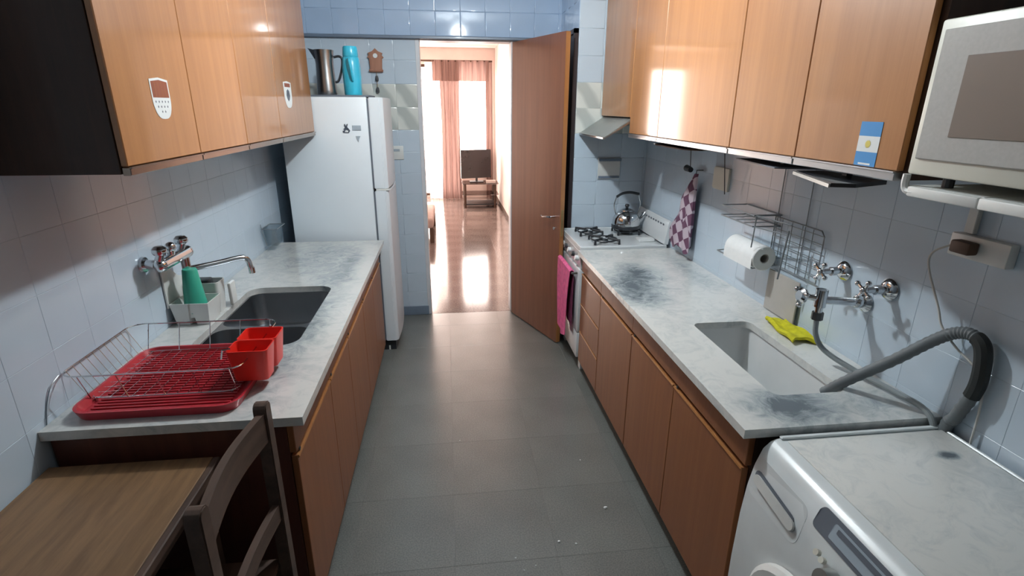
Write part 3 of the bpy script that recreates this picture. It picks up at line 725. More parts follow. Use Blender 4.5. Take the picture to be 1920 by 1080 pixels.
# pink towel folded over the oven handle
def tw(u, v):
    y_ = 3.42+.40*u+.02*math.sin(v*3); k = v
    if k < .1: x_, z_ = SX0-.045+.014*math.cos(PI*(k/.1)), .735+.008*math.sin(PI*k/.1)
    else: x_, z_ = SX0-.061-.006*math.sin(u*14+1)*min(1, (k-.1)*3), .735-(k-.1)*(.56+.05*math.sin(u*3.1))
    if k >= .1: y_ = 3.62+(y_-3.62)*(1-.38*(k-.1))
    return (x_, y_, z_)
pt_ = thing('kitchen_towel', 'pink towel hanging over the oven handle', 'towel', (SX0-.06, 3.62, .17))
part('front_fold', MB().grid(18, 20, tw, .004), 'pink', pt_)
part('back_fold', MB().grid(8, 12, lambda u, v: (SX0-.030+.003*math.sin(u*9), 3.43+.20*u, .730-v*.40), .004), 'pinkdark', pt_, 'darker plum back layer')

# ================================================================ ITEMS ON THE LEFT WALL AND WORKTOP
XL_ = WL+TT
ft = thing('wall_faucet', 'chrome wall faucet with two knobs and swan spout over the steel sink', 'faucet', (XL_, 2.30, 1.10))
fb = MB()
for yy in (2.17, 2.34): fb.cyl((XL_+.001, yy, 1.205), (XL_+.012, yy, 1.205), .032, .030, 20).cyl((XL_+.012, yy, 1.205), (XL_+.075, yy, 1.205), .019)
fb.cyl((XL_+.078, 2.15, 1.205), (XL_+.078, 2.37, 1.205), .026).sph((XL_+.078, 2.15, 1.205), .027).sph((XL_+.078, 2.37, 1.205), .027)
part('body', fb, 'chrome', ft)
for yy in (2.145, 2.325):
    kb = MB().cyl((XL_+.078, yy, 1.228), (XL_+.088, yy, 1.255), .015).lathe([(0, 0), (.022, .002), (.027, .012), (.026, .024), (.016, .034), (0, .036)], (XL_+.086, yy, 1.25), 18)
    part('tap_handle', kb, 'chrome', ft)
part('center_cap', MB().cyl((XL_+.078, 2.238, 1.225), (XL_+.082, 2.238, 1.25), .016, .016).sph((XL_+.083, 2.238, 1.258), .021), 'chrome', ft)
part('spout', MB().cyl((XL_+.078, 2.345, 1.125), (XL_+.078, 2.345, 1.19), .018).tube(spl([(XL_+.078, 2.345, 1.135), (XL_+.12, 2.37, 1.135), (XL_+.18, 2.42, 1.137), (XL_+.25, 2.475, 1.142), (XL_+.275, 2.495, 1.128), (XL_+.285, 2.50, 1.075)], 6), .0125, 12).cyl((XL_+.285, 2.50, 1.088), (XL_+.286, 2.501, 1.062), .0145), 'chrome', ft)

cdy = thing('sink_caddy', 'white plastic two-part sink caddy against the left wall', 'caddy', (-1.12, 2.390, .90))
def tub(x0, x1, y0, y1, z0, z1, t=.004, tap=.018):
    m = MB(); lo = rr(x0+tap, x1-tap, y0+tap, y1-tap, .012, 3); hi = rr(x0, x1, y0, y1, .014, 3)
    li = rr(x0+tap+t, x1-tap-t, y0+tap+t, y1-tap-t, .01, 3); hi2 = rr(x0+t, x1-t, y0+t, y1-t, .012, 3)
    f = lambda P, z: [(a, b, z) for a, b in P]
    return m.loft([f(lo, z0), f(hi, z1), f(hi2, z1), f(li, z0+.006)], True, True)
def notch_tub(x0, x1, y0, y1, z0, z1, t=.004):
    xm = (x0+x1)/2
    def lp(o, nt, z): return [(x0+o, y0+o, z), (xm-.004-nt*.011, y0+o, z), (xm, y0+o+nt*.05, z), (xm+.004+nt*.011, y0+o, z), (x1-o, y0+o, z), (x1-o, y1-o, z), (xm, y1-o, z), (x0+o, y1-o, z)]
    m = MB(); return m.loft([lp(.012, 1, z0), lp(0, 0, z1), lp(t, 0, z1), lp(.012+t, .0, z0+.03)], True, True)
part('front_tub', notch_tub(-1.19, -1.035, 2.265, 2.402, .901, 1.0), 'plastic_white', cdy, smooth=20)
part('rear_tub', tub(-1.19, -1.045, 2.410, 2.500, .901, 1.045, tap=.010), 'plastic_white', cdy)
part('back_panel', MB().prism([(2.270, .98), (2.500, .98), (2.500, 1.06), (2.400, 1.09), (2.320, 1.155), (2.270, 1.155)], 'x', XL_+.004, XL_+.010), 'plastic_white', cdy)
part('side_rest', MB().box(-1.046, -1.032, 2.510, 2.570, .901, 1.01, .003), 'plastic_white', cdy)
gc = thing('cup', 'teal green plastic cup upside down in the white caddy', 'cup', (-1.11, 2.335, .912))
part('shell', MB().lathe([(0, .235), (.026, .235), (.029, .230), (.048, .045), (.046, .045), (.026, .225), (0, .226)], (-1.11, 2.325, .905), 24), 'green', gc)
tag(part('sponge', MB().box(-1.15, -1.09, 2.425, 2.485, .912, 1.055, .008, 2), 'dark'), 'dark sponge tucked in the rear of the white caddy', 'sponge')

bk = thing('wire_basket', 'small clear mesh basket hung on the wall beside the fridge', 'basket', (-1.17, 3.60, .93))
part('cup', tub(-1.195, -1.105, 3.52, 3.68, .935, 1.05, tap=.012), 'clear', bk)
part('frame', MB().tube([(-1.198, 3.515, 1.05), (-1.10, 3.515, 1.05), (-1.10, 3.685, 1.05), (-1.198, 3.685, 1.05)], .003, 6, True).tube([(-1.2, 3.52, 1.08), (-1.195, 3.515, 1.05), (-1.18, 3.53, .94)], .003, 6), 'wire', bk)

# red drainer tray, cutlery cup, wire rack
dt = thing('drainer_tray', 'crimson ridged plastic dish drainer tray on the left worktop', 'tray', (-.90, 1.76, .90))
TX0, TX1, TY0, TY1 = -1.155, -.665, 1.515, 1.99
f3 = lambda P, z: [(a, b, z) for a, b in P]
part('tray', MB().loft([f3(rr(TX0+.012, TX1-.012, TY0+.012, TY1-.012, .05, 6), .9005), f3(rr(TX0, TX1, TY0, TY1, .06, 6), .932), f3(rr(TX0+.008, TX1-.008, TY0+.008, TY1-.008, .055, 6), .932), f3(rr(TX0+.022, TX1-.022, TY0+.022, TY1-.022, .045, 6), .910)], True, True), 'red_tray', dt)
nr = 23
for k in range(nr):
    yy = TY0+.04+k*(TY1-TY0-.08)/(nr-1)
    part('ridge', MB().box(TX0+.04, TX1-.04, yy-.0035, yy+.0035, .9105, .9165, .001), 'red_tray', dt)
rk = thing('dish_rack', 'chrome wire dish rack standing around the crimson tray', 'dish rack', (-.93, 1.80, .90))
ZR = 1.02
rim = [(a, b, ZR) for a, b in rr(-1.197, -.668, 1.585, 2.005, .05, 5)]
part('top_rim', MB().tube(rim, .0024, 6, True), 'chrome', rk)
low = [(a, b, .925) for a, b in rr(-1.15, -.70, 1.62, 1.965, .04, 4)]
part('lower_rim', MB().tube(low, .0014, 6, True), 'chrome', rk)
for k in range(11):
    yy = 1.63+k*.033
    part('floor_wire', MB().tube([(-1.197, yy+.0, ZR), (-1.15, yy, .923), (-1.08, yy, .923)], .0010, 5), 'chrome', rk)
for k in range(13):
    xx = -1.12+k*.033
    part('cross_wire', MB().tube([(xx, 1.62, .923), (xx, 1.62+.125, .922), (xx, 1.75, .927), (xx, 1.965, .923)], .0011, 5), 'chrome', rk)
for k in range(5):
    xx = -1.14+k*.11
    part('side_wire', MB().tube([(xx, 2.004, ZR), (xx, 1.966, .925)], .0018, 5), 'chrome', rk); part('side_wire', MB().tube([(xx, 1.586, ZR), (xx, 1.621, .925)], .0018, 5), 'chrome', rk)
for xx, yy in ((-1.13, 1.63), (-1.13, 1.955), (-.72, 1.63), (-.72, 1.955)):
    part('foot', MB().cyl((xx, yy, .9115), (xx, yy, .922), .005, n=8), 'chrome', rk)
part('end_loop', MB().tube(spl([(-1.197, 1.60, ZR), (-1.200, 1.56, 1.00), (-1.203, 1.53, .95), (-1.202, 1.51, .903)], 4), .002, 5), 'chrome', rk)
ch = thing('cutlery_holder', 'bright red two-compartment cutlery holder clipped to the dish rack', 'cutlery holder', (-.68, 1.74, .92))
part('cup', tub(-.735, -.605, 1.655, 1.752, .934, 1.045, .004, .012), 'red', ch)
part('cup', tub(-.735, -.605, 1.754, 1.862, .934, 1.045, .004, .012), 'red', ch)
part('clip', MB().tube([(-.75, 1.66, 1.02), (-.742, 1.66, 1.052), (-.72, 1.668, 1.052)], .003, 6).tube([(-.66, 1.868, 1.02), (-.655, 1.868, 1.05), (-.645, 1.85, 1.052)], .003, 6), 'chrome', ch, 'chrome hook')

# ================================================================ ITEMS ON THE RIGHT WALL
XR_ = WR-TT
def cross_tap(name, yy, zz, label, grp):
    t = thing(name, label, 'tap', (XR_, yy, zz), grp)
    part('flange', MB().lathe([(0, 0), (.036, 0), (.038, .006), (.030, .016), (.018, .022), (0, .022)], (XR_-.0005, yy, zz), 22, Matrix.Rotation(-PI/2, 4, 'Y')), 'chrome', t)
    part('stem', MB().cyl((XR_-.02, yy, zz), (XR_-.10, yy, zz), .011).cyl((XR_-.04, yy, zz), (XR_-.06, yy, zz), .017), 'chrome', t)
    h = MB(); cx = XR_-.10; h.sph((cx, yy, zz), .014)
    for k in range(4):
        a = k*PI/2+.5; e = (cx-.003, yy+.034*math.cos(a), zz+.034*math.sin(a))
        h.cyl((cx, yy, zz), e, .0055, .0055, 8).sph(e, .0095, n=10)
    part('cross_handle', h, 'chrome', t)
cross_tap('cross_tap', 1.775, 1.215, 'chrome cross-handle tap above the yellow cloth', 'cross taps over the white sink')
cross_tap('cross_tap', 1.555, 1.215, 'chrome cross-handle tap nearest the washing machine', 'cross taps over the white sink')
fx = thing('laundry_faucet', 'chrome bib faucet with hose outlet between the two cross taps', 'faucet', (XR_, 1.62, 1.10))
part('flange', MB().lathe([(0, 0), (.034, 0), (.036, .006), (.024, .018), (0, .018)], (XR_-.0005, 1.645, 1.135), 22, Matrix.Rotation(-PI/2, 4, 'Y')), 'chrome', fx)
part('body', MB().cyl((XR_-.015, 1.645, 1.135), (XR_-.17, 1.66, 1.145), .015).sph((XR_-.03, 1.648, 1.137), .024).cyl((XR_-.17, 1.66, 1.12), (XR_-.17, 1.66, 1.185), .021, n=12).cyl((XR_-.17, 1.66, 1.125), (XR_-.17, 1.66, 1.085), .014), 'chrome', fx)
hk = MB().cyl((XR_-.17, 1.66, 1.15), (XR_-.225, 1.68, 1.155), .011).lathe([(0, 0), (.018, 0), (.028, .008), (.028, .018), (.018, .026), (0, .026)], (XR_-.22, 1.678, 1.155), 18, Matrix.Rotation(-PI/2+.2, 4, 'Y'))
for k in range(3):
    a = k*2*PI/3+.6; hk.sph((XR_-.235, 1.68+.034*math.cos(a), 1.155+.034*math.sin(a)), .010, n=8)
part('tap_handle', hk, 'chrome', fx)
part('hose_nut', MB().cyl((XR_-.17, 1.66, 1.098), (XR_-.17, 1.66, 1.070), .020, n=8), 'dark', fx)
tag(part('inlet_hose', MB().tube(spl([(XR_-.17, 1.66, 1.070), (XR_-.165, 1.655, 1.01), (XR_-.135, 1.63, .955), (XR_-.09, 1.53, .925), (XR_-.055, 1.40, .917), (XR_-.045, 1.28, .915), (XR_-.04, 1.235, .86), (XR_-.02, 1.22, .70)], 8), .0095, 10), 'hose_light'),
    'light grey hose running from the faucet to the washing machine', 'hose')
pts = spl([(1.28, 1.50, .86), (1.315, 1.45, .932), (1.38, 1.36, 1.05), (1.43, 1.30, 1.14), (1.452, 1.255, 1.185), (1.46, 1.21, 1.195), (1.462, 1.175, 1.165), (1.466, 1.165, 1.06), (1.472, 1.20, .94), (1.476, 1.225, .86), (1.478, 1.225, .5)], 10)
dh = thing('drain_hose', 'thick dark grey corrugated drain hose hooked into the white sink', 'hose', (1.44, 1.25, .5))
part('hose', MB().tube(pts, .016, 12, radii=[.0175+(.0012 if k % 2 else -.0008) for k in range(len(pts))]), 'hose', dh)
part('hook_clip', MB().tube(pts[52:74], .021, 10), 'rubber', dh, 'black rubber bend clip')
tag(part('sponge_cloth', MB().grid(14, 10, lambda u, v: (1.355+.115*v+.03*u*(1-v), 1.80+.24*u+.02*math.sin(v*5), .908+.006*math.sin(u*9+v*4)+.004*math.sin(v*13)), .012), 'yellow'),
    'yellow cleaning cloth folded behind the white sink', 'cloth')

# washing machine
wm = thing('washing_machine', 'white front-loading washing machine in the lower right corner', 'washing machine', (1.17, .95, 0))
A0, A1 = .655, 1.245
prof = [(.865, .03), (.862, .45), (.866, .62), (.874, .72), (.886, .79), (.904, .845), (.925, .868), (.945, .876), (1.478, .876), (1.478, .03)]
part('body', MB().prism(prof, 'y', A0, A1, .004), 'washer', wm, smooth=40)
tp = part('top_panel', MB().box(.962, 1.462, A0+.015, A1-.025, .8765, .8815, .003, 2), 'washer_top', wm)
part('top_rim', MB().box(.95, 1.478, A1-.016, A1, .8765, .8835, .003).box(1.466, 1.478, A0, A1-.016, .8765, .8835, .003), 'washer', wm)
DC = (.862, .935, .455)
def ringx(prof_, c, n=40): return MB().lathe(prof_, c, n, Matrix.Rotation(-PI/2, 4, 'Y'))
dr = part('door', ringx([(.192, -.003), (.190, .012), (.176, .024), (.160, .024), (.148, .012), (.135, -.001)], DC), 'plastic_white', wm)
part('door_glass', ringx([(.134, .001), (.11, -.004), (.06, -.012+.02), (0, .012)], DC), 'dark', dr, 'dark round porthole glass')
def slope(z):   # x of the front skin at height z
    for (xa, za), (xb_, zb) in zip(prof, prof[1:]):
        if za <= z <= zb: return xa+(xb_-xa)*(z-za)/(zb-za)
    return .9
def on_front(pts_, off):   # polygon (y,z) laid on the curved front
    return [(slope(z)-off*.8, y_, z+off*.45) for y_, z in pts_]
def skin(pts_, o0, o1):
    return MB().loft([on_front(pts_, o0), on_front(pts_, o1)], True, True)
def capsule(y0, z0, y1, z1, r, n=6):
    d = Vector((y1-y0, z1-z0)).normalized(); a0 = math.atan2(d.y, d.x); P = []
    for k in range(n+1): a = a0-PI/2+PI*k/n; P.append((y1+r*math.cos(a), z1+r*math.sin(a)))
    for k in range(n+1): a = a0+PI/2+PI*k/n; P.append((y0+r*math.cos(a), z0+r*math.sin(a)))
    return P
dw = part('detergent_drawer', skin(rr(1.005, 1.238, .705, .825, .03, 4), -.002, .0009), 'washer', wm)
part('recess_shade', skin(capsule(1.05, .757, 1.205, .773, .017), .001, .0035), 'gasket', dw, 'dark capsule painting the shade of the handle recess')  # recess shade put into a dark raised capsule
part('handle', skin(capsule(1.04, .748, 1.20, .762, .016), .002, .011), 'plastic_white', dw, 'white raised handle')
cp = part('control_panel', skin(rr(.66, .985, .802, .858, .012, 4), -.001, .003), 'gasket', wm, 'dark grey control panel')
part('display', skin(rr(.745, .93, .812, .850, .004, 3), .003, .0045), 'print_grey', cp)
part('display_window', skin(rr(.76, .915, .834, .846, .002, 3), .0045, .0055), 'gasket', cp)
part('program_knob', MB().cyl((.866, .865, .745), (.835, .865, .755), .030, .025, 20), 'hood', wm, 'greyish programme knob')
part('button', MB().cyl((.872, .925, .770), (.862, .925, .776), .008, n=10).cyl((.872, .905, .765), (.862, .905, .771), .008, n=10), 'cream', wm)

# microwave on its wall bracket
MY1, MY0, MX0 = 1.182, .70, 1.10
mw = thing('microwave', 'cream microwave oven on a wall shelf beside the right cabinets', 'microwave', (1.29, .94, 1.648))
part('body', MB().box(MX0+.03, 1.47, MY0, MY1-.004, 1.655, 1.985, .006, 2), 'cream', mw)
mdr = part('door', MB().box(MX0+.002, MX0+.0295, MY0, MY1, 1.653, 1.988, .006, 2), 'cream', mw)
part('window_frame', MB().box(MX0-.004, MX0+.0018, MY0+.01, MY1-.018, 1.69, 1.966, .002), 'oven_frame', mdr)
part('window', MB().box(MX0-.0062, MX0-.0042, MY0+.06, MY1-.092, 1.742, 1.908, .0008), 'oven_glass', mdr, 'brownish oven window')
for yy in (MY0+.05, MY1-.06):
    for xx in (MX0+.06, 1.43): part('foot', MB().cyl((xx, yy, 1.6265), (xx, yy, 1.6548), .012, n=10), 'dark', mw)
ms = thing('wall_shelf', 'white metal bracket shelf carrying the microwave', 'shelf', (1.30, .94, 1.6))
for a, b in ((.985, 1.178), (.68, .983)):
    part('panel', MB().box(MX0+.012, XR_-.001, a, b-.0, 1.616, 1.626, .002).box(MX0-.004, MX0+.0115, a, b-(.014 if b > 1 else 0), 1.602, 1.626, .004, 2), 'plastic_white', ms)
part('corner_bend', MB().tube(spl([(MX0+.004, 1.150, 1.612), (MX0+.004, 1.172, 1.614), (MX0+.004, 1.181, 1.628), (MX0+.004, 1.181, 1.652)], 5), .0085, 8), 'plastic_white', ms)
part('support_arm', MB().prism([(XR_-.25, 1.6155), (XR_-.002, 1.6155), (XR_-.002, 1.50), (XR_-.02, 1.50)], 'y', 1.10, 1.115), 'plastic_white', ms)
tag(part('cable_duct', MB().box(XR_-.016, XR_-.0005, 1.315, 1.345, 1.463, 1.60, .002), 'plastic_white'), 'white vertical cable duct below the microwave shelf', 'cable duct')
ob = thing('surface_outlet', 'white surface outlet box with brown plug below the microwave', 'outlet', (XR_, 1.28, 1.40))
part('box', MB().box(XR_-.03, XR_-.0005, 1.19, 1.365, 1.395, 1.461, .004, 2), 'plastic_white', ob)
part('plug', MB().box(XR_-.066, XR_-.031, 1.27, 1.33, 1.412, 1.448, .006, 2), 'brown', ob, 'brown plug')
tag(part('power_cord', MB().tube(spl([(XR_-.05, 1.335, 1.430), (XR_-.065, 1.375, 1.395), (XR_-.06, 1.378, 1.345), (XR_-.05, 1.325, 1.24), (XR_-.045, 1.30, 1.185), (XR_-.035, 1.25, 1.14), (XR_-.02, 1.18, 1.09), (XR_-.015, 1.15, .98), (XR_-.012, 1.15, .6)], 8), .0033, 7), 'cord'),
    'white power cord looping from the outlet down behind the washing machine', 'cord')

# hanging wire rack with paper roll
wrk = thing('wire_rack', 'grey wire kitchen rack hanging on the right wall', 'rack', (1.44, 2.20, 1.08))
def loop(P, r=.0035): return MB().tube(P, r, 6, True)
for z_ in (1.345, 1.295):
    part('shelf_loop', loop([(XR_-.006, 2.50, z_), (1.36, 2.50, z_), (1.36, 2.21, z_), (XR_-.006, 2.21, z_)]), 'wire', wrk)
part('shelf_loop', loop([(XR_-.006, 2.22, 1.345), (1.37, 2.22, 1.345), (1.37, 2.205, 1.295), (XR_-.006, 2.205, 1.295)], .003), 'wire', wrk)
for yy in (2.44, 2.37, 2.30): part('shelf_wire', MB().tube([(1.362, yy, 1.295), (XR_-.006, yy, 1.295)], .002, 5), 'wire', wrk)
for yy in (2.235, 2.035):
    part('hanger_wire', MB().tube([(XR_-.006, yy, 1.59), (XR_-.006, yy, 1.12)], .0022, 6), 'wire', wrk)
part('front_post', MB().tube([(1.37, 2.207, 1.345), (1.365, 2.207, 1.20)], .003, 6).tube([(1.40, 2.01, 1.32), (1.385, 2.01, 1.11)], .0042, 6), 'wire', wrk)
part('side_arm', MB().tube([(1.37, 2.207, 1.345), (1.40, 2.00, 1.345)], .0032, 6).tube([(1.365, 2.207, 1.295), (1.40, 2.01, 1.30)], .0032, 6), 'wire', wrk)
gx = XR_-.012
part('grid_frame', loop([(gx, 2.24, 1.335), (gx, 1.925, 1.335), (gx, 1.905, 1.315), (gx, 1.905, 1.12), (gx, 2.24, 1.12)], .0032), 'wire', wrk)
for k in range(6): part('grid_wire', MB().tube([(gx, 2.24, 1.15+k*.033), (gx, 1.907, 1.15+k*.033)], .0018, 5), 'wire', wrk)
for k in range(4): part('grid_wire', MB().tube([(gx-.003, 2.18-k*.07, 1.333), (gx-.003, 2.18-k*.07, 1.121)], .0020, 5), 'wire', wrk)
part('roll_holder', loop([(1.475, 2.52, 1.115), (1.375, 2.52, 1.105), (1.375, 2.19, 1.105), (1.475, 2.19, 1.115)], .0038), 'wire', wrk)
part('holder_stay', MB().tube([(XR_-.004, 2.52, 1.115), (1.475, 2.52, 1.115)], .0030, 6).tube([(XR_-.004, 2.19, 1.115), (1.475, 2.19, 1.115)], .003, 6), 'wire', wrk)
pr = thing('paper_roll', 'white paper towel roll resting in the wire rack', 'paper roll', (1.425, 2.345, 1.11))
rc = (1.425, 2.185, 1.150)
part('roll', MB().lathe([(.022, 0), (.054, 0), (.057, .004), (.057, .256), (.054, .26), (.022, .26), (.022, 0)], rc, 28, Matrix.Rotation(-PI/2, 4, 'X')), 'paper', pr)
part('core', MB().lathe([(.0215, .002), (.0185, .002), (.0185, .258), (.0215, .258)], rc, 20, Matrix.Rotation(-PI/2, 4, 'X')), 'cardboard', pr, 'cardboard core')
part('loose_sheet', MB().grid(3, 8, lambda u, v: (1.367, 2.19+.25*u, 1.150-.05*v), .0008), 'paper', pr)
tag(part('tall_card', MB().box(XR_-.022, XR_-.014, 1.985, 2.21, .905, 1.095, .002), 'cardboard'), 'grey plastic sheet standing against the wall below the paper roll', 'sheet')

# flat wares tucked under the cabinets and things hung from them
s_ = thing('under_shelf_rack', 'dark flat hanging rack under the right cabinets near the stove', 'rack', (1.32, 2.85, 1.59))
part('plate', MB().plate(rr(1.20, 1.44, 2.62, 3.14, .10, 6), [], 1.596, 1.602), 'brown', s_)
part('bright_end', MB().plate(rr(1.24, 1.38, 3.142, 3.22, .03, 5), [], 1.594, 1.599), 'alu', s_, 'bright metal end')
part('hanger_strap', MB().box(1.30, 1.33, 2.7, 2.72, 1.6025, 1.6285).box(1.30, 1.33, 3.05, 3.07, 1.6025, 1.6285), 'dark', s_)
part('hook', MB().tube([(1.44, 3.10, 1.596), (1.45, 3.10, 1.47)], .0025, 6).tube([(1.42, 2.66, 1.596), (1.45, 2.66, 1.37)], .0025, 6), 'dark', s_)
tag(part('hook_knob', MB().cyl((1.45, 3.15, 1.455), (1.45, 3.09, 1.45), .020, .016, 12).cyl((1.45, 3.10, 1.469), (1.45, 3.10, 1.455), .006, n=8), 'black'), 'black round utensil hanging beside the checked cloth', 'utensil')
ss = thing('under_shelf_tray', 'thin grey shelf plate fixed under the cabinet in the middle of the right wall', 'shelf', (1.2, 1.9, 1.6))
part('plate', MB().prism([(1.185, 2.12), (1.13, 1.76), (1.30, 1.70), (1.32, 2.08)], 'z', 1.602, 1.6065), 'gasket', ss)
part('mount', MB().box(1.22, 1.24, 1.85, 1.87, 1.607, 1.6285), 'dark', ss)
ss = thing('under_shelf_tray', 'larger black tray with pale edge fixed under the flag sticker cabinet', 'shelf', (1.15, 1.5, 1.6))
part('plate', MB().prism([(1.145, 1.665), (1.05, 1.365), (1.11, 1.345), (1.25, 1.40), (1.25, 1.665)], 'z', 1.595, 1.606), 'black', ss)
part('pale_edge', MB().prism([(1.143, 1.665), (1.0485, 1.365), (1.043, 1.364), (1.138, 1.667)], 'z', 1.594, 1.604), 'hood', ss)
part('mount', MB().box(1.20, 1.22, 1.5, 1.52, 1.607, 1.6285), 'dark', ss)

tag(part('wall_board', MB().prism([(2.70, 1.375), (2.86, 1.375), (2.87, 1.385), (2.87, 1.485), (2.86, 1.495), (2.70, 1.495)], 'x', XR_-.014, XR_-.0005, .002), 'cream'), 'small cream board mounted on the wall right of the checked cloth', 'board')

# checked cloth hanging on a hook
tc = thing('checked_cloth', 'plum and white checked cloth hanging on a wall hook', 'towel', (1.45, 3.07, .95))
NC = 44
loops = []
for j in range(27):
    t = j/26; z_ = 1.435-.47*t
    wd = [.022, .045, .075, .10, .125, .13, .125, .14, .17, .20, .21, .20, .15]; q = t*12; qi = min(11, int(q)); w = (wd[qi]+(wd[qi+1]-wd[qi])*(q-qi))*.70; d_ = .010+.018*min(1, t*1.5)
    cy = 2.995+w+.01*t
    lp = []
    for i in range(NC):
        a = 2*PI*i/NC; rip = 1+.20*math.sin(5*a+t*2.2)+.10*math.sin(9*a+1.5*t*3)
        lp.append((1.452+d_*math.sin(a)*rip, cy+w*math.cos(a)*(1+.05*math.sin(7*a+4*t)), z_+.02*math.sin(3*a)*t))
    loops.append(lp)
part('cloth', MB().loft(loops, True, True), 'plaid', tc, smooth=60)
part('hook', MB().tube([(XR_-.001, 3.02, 1.455), (1.455, 3.02, 1.455), (1.452, 3.02, 1.43)], .003, 6), 'dark', tc)

# ================================================================ TABLE AND CHAIR
tb = thing('table', 'low wooden table with oak veneer top in the lower left corner', 'table', (-.96, 1.16, 0))
part('tabletop', MB().box(-1.195, -.735, .72, 1.462, .765, .79, .002), 'tablewood', tb)
part('edge_strip', MB().box(-.7345, -.715, .72, 1.462, .762, .79, .003), 'chairwood', tb, 'dark wood edge strip')
part('apron', MB().box(-1.17, -.75, .75, 1.44, .70, .764), 'chairwood', tb)
for xx in (-1.15, -.77):
    for yy in (.78, 1.41): part('leg', MB().box(xx-.022, xx+.022, yy-.022, yy+.022, 0, .6995, .003), 'chairwood', tb)
cx0 = -.545
chh = thing('dining_chair', 'dark wooden chair with rounded back posts pushed up to the table', 'chair', (-.70, 1.17, 0))
def post(yc, zt):
    m = MB(); pr_ = [(yc-.021, 0), (yc+.021, 0), (yc+.021, zt-.018)]
    for k in range(1, 6): a = PI*k/6; pr_.append((yc+.021*math.cos(a), zt-.018+.018*math.sin(a)))
    pr_.append((yc-.021, zt-.018))
    return m.prism(pr_, 'x', cx0-.016, cx0+.020, .003)
part('post', post(1.385, 1.012), 'chairwood', chh); part('post', post(.965, 1.012), 'chairwood', chh)
def slat(z0, z1, bow=.02):
    def f(x_off):
        return [(cx0+x_off-bow*math.sin(PI*k/10), .987+.376*k/10) for k in range(11)]
    P = [(x_, y_) for x_, y_ in f(-.006)]+[(x_, y_) for x_, y_ in f(.014)][::-1]
    return MB().prism(P, 'z', z0, z1)
part('backrest_slat', slat(.895, .985), 'chairwood', chh)
part('backrest_slat', slat(.62, .675, .012), 'chairwood', chh)
part('seat', MB().box(-.93, cx0-.017, .965, 1.385, .43, .455, .008, 2), 'chairwood', chh)
part('seat_rail', MB().box(-.90, cx0-.017, .955, .975, .36, .429), 'chairwood', chh)
part('seat_rail', MB().box(-.90, cx0-.017, 1.375, 1.395, .36, .429), 'chairwood', chh)
for yy in (.985, 1.365): part('leg', MB().box(-.92, -.885, yy-.018, yy+.018, 0, .4295, .003), 'chairwood', chh)
part('stretcher', MB().box(-.884, cx0-.017, 1.36, 1.378, .18, .205), 'chairwood', chh)
part('stretcher', MB().box(-.884, cx0-.017, .975, .993, .18, .205), 'chairwood', chh)

# crumbs on the floor
for i, (x_, y_, r_) in enumerate(((.692, 1.982, .009), (.431, 1.804, .006), (.503, 1.784, .005), (.232, 1.737, .004), (.259, 1.671, .004), (.66, 2.35, .004), (.02, 2.6, .003), (.31, 1.69, .003))):
    c_ = MB().sph((x_, y_, r_*.55), r_, (1, .8, .5), 7)
    for v in c_.b.verts: v.co += Vector((random.uniform(-1, 1), random.uniform(-1, 1), 0))*r_*.2
    tag(part('crumb', c_, 'print_white'), 'largest white crumb lying on the floor near the right cabinets' if i == 0 else 'tiny white crumb lying on the grey kitchen floor', 'crumb', 'crumbs on the floor')

# ================================================================ LIVING ROOM THINGS
YC = 11.06
def curtain(x0, x1, z0, z1, y0, amp, wav, gather=0.):
    nx = max(24, int((x1-x0)*90))
    return MB().grid(nx, 8, lambda u, v: ((x0+x1)/2+(x0-(x0+x1)/2+(x1-x0)*u)*(1-gather*math.sin(PI*min(1, v*1.1))), y0+amp*math.sin(u*(x1-x0)*wav)+amp*.4*math.sin(u*(x1-x0)*wav*2.3+v*2), z1+(z0-z1)*v))
rod = tag(part('curtain_rod', MB().cyl((-2.7, YC-.02, 2.63), (.93, YC-.02, 2.63), .018, n=12), 'brown'), 'brown curtain rod across the living room window', 'curtain rod')
tag(part('curtain', curtain(-.10, .30, .004, 2.612, YC, .035, 60, .12), 'curtain'), 'gathered rose brown curtain in the middle of the window', 'curtain', 'living room curtains')
tag(part('curtain', curtain(.80, .93, .004, 2.612, YC, .03, 70), 'curtain'), 'narrow rose brown curtain at the right end of the window', 'curtain', 'living room curtains')
tag(part('sheer_curtain', curtain(-.36, -.10, .004, 2.612, YC+.05, .02, 50), 'sheer'), 'sheer pale curtain left of the gathered curtain', 'curtain', 'living room curtains')
tag(part('valance', curtain(-.22, .86, 2.27, 2.64, YC-.047, .015, 45), 'curtain'), 'short rose brown valance along the curtain rod', 'valance')
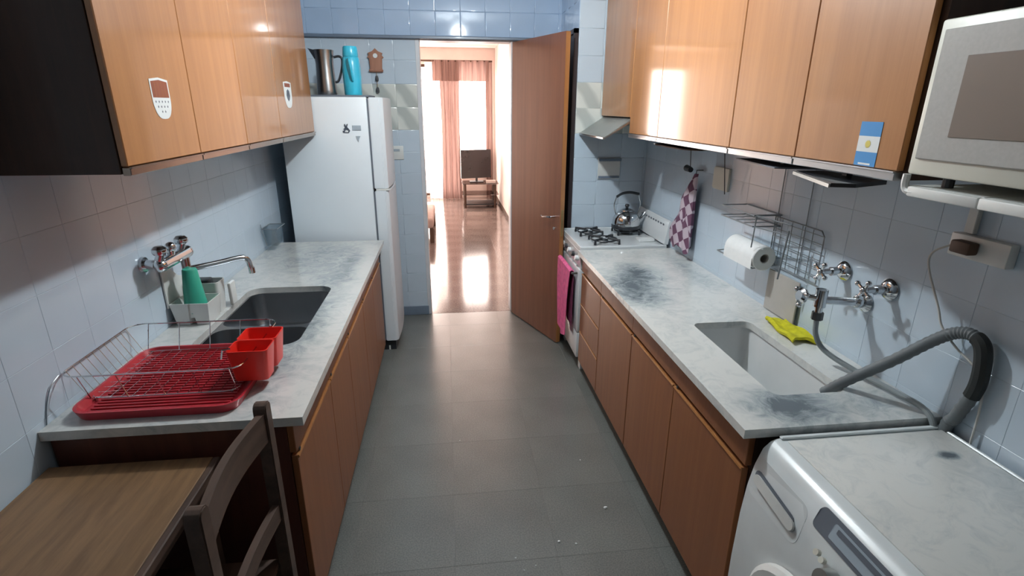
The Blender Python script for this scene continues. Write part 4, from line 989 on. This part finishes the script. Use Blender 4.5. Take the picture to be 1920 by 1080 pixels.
ts = thing('tv_stand', 'glass and metal television stand at the end of the living room', 'stand', (.58, 10.2, 0))
for z_ in (.44, .24): part('glass_shelf', MB().plate(rr(.27, .95, 9.95, 10.45, .06), [], z_, z_+.012), 'tableglass', ts)
for xx in (.32, .88):
    for yy in (10.0, 10.38): part('leg', MB().cyl((xx, yy, 0), (xx, yy, .4395), .026, n=10), 'brown', ts)
part('base_shelf', MB().box(.30, .92, 9.98, 10.42, .05, .075), 'dark', ts)
tv = thing('television', 'black flat television on the glass stand', 'television', (.55, 10.2, .453))
part('screen', MB().prism([(.26, 10.10), (.83, 10.26), (.82, 10.31), (.25, 10.15)], 'z', .53, 1.05, .004), 'tv', tv)
part('foot', MB().box(.42, .68, 10.12, 10.32, .453, .470, .003).box(.53, .57, 10.19, 10.24, .470, .53), 'dark', tv)
tag(part('box_device', MB().box(.72, .90, 10.02, 10.14, .453, .50, .003), 'livingwall'), 'small pale device on the glass stand beside the television', 'device')
pk = thing('wall_picture', 'dark framed picture on the right living room wall', 'picture', (LX1-.01, 8.33, 1.58))
part('frame', MB().box(LX1-.02, LX1-.001, 8.24, 8.46, 1.58, 2.18, .003), 'brown', pk)
part('print', MB().box(LX1-.022, LX1-.0205, 8.27, 8.43, 1.61, 2.15), 'cushion', pk)
ac = thing('armchair', 'pale padded chair with dark wooden legs left of the living room view', 'chair', (-.50, 7.7, 0))
part('seat', MB().box(-.85, -.21, 7.3, 8.5, .20, .34, .04, 3), 'cushion', ac)
part('back', MB().box(-.95, -.78, 7.3, 8.5, .34, .80, .04, 3), 'cushion', ac)
for xx in (-.24, -.88):
    for yy in (7.34, 8.46): part('leg', MB().box(xx-.03, xx+.03, yy-.03, yy+.03, 0, .1995, .004), 'brown', ac)
lp = thing('ceiling_lamp', 'round ceiling light holder above the kitchen corridor', 'lamp', (.18, 2.5, 2.7))
part('rose', MB().lathe([(0, 0), (.05, 0), (.06, .03), (.06, .045), (0, .045)], (.18, 2.5, 2.712), 20), 'plastic_white', lp)
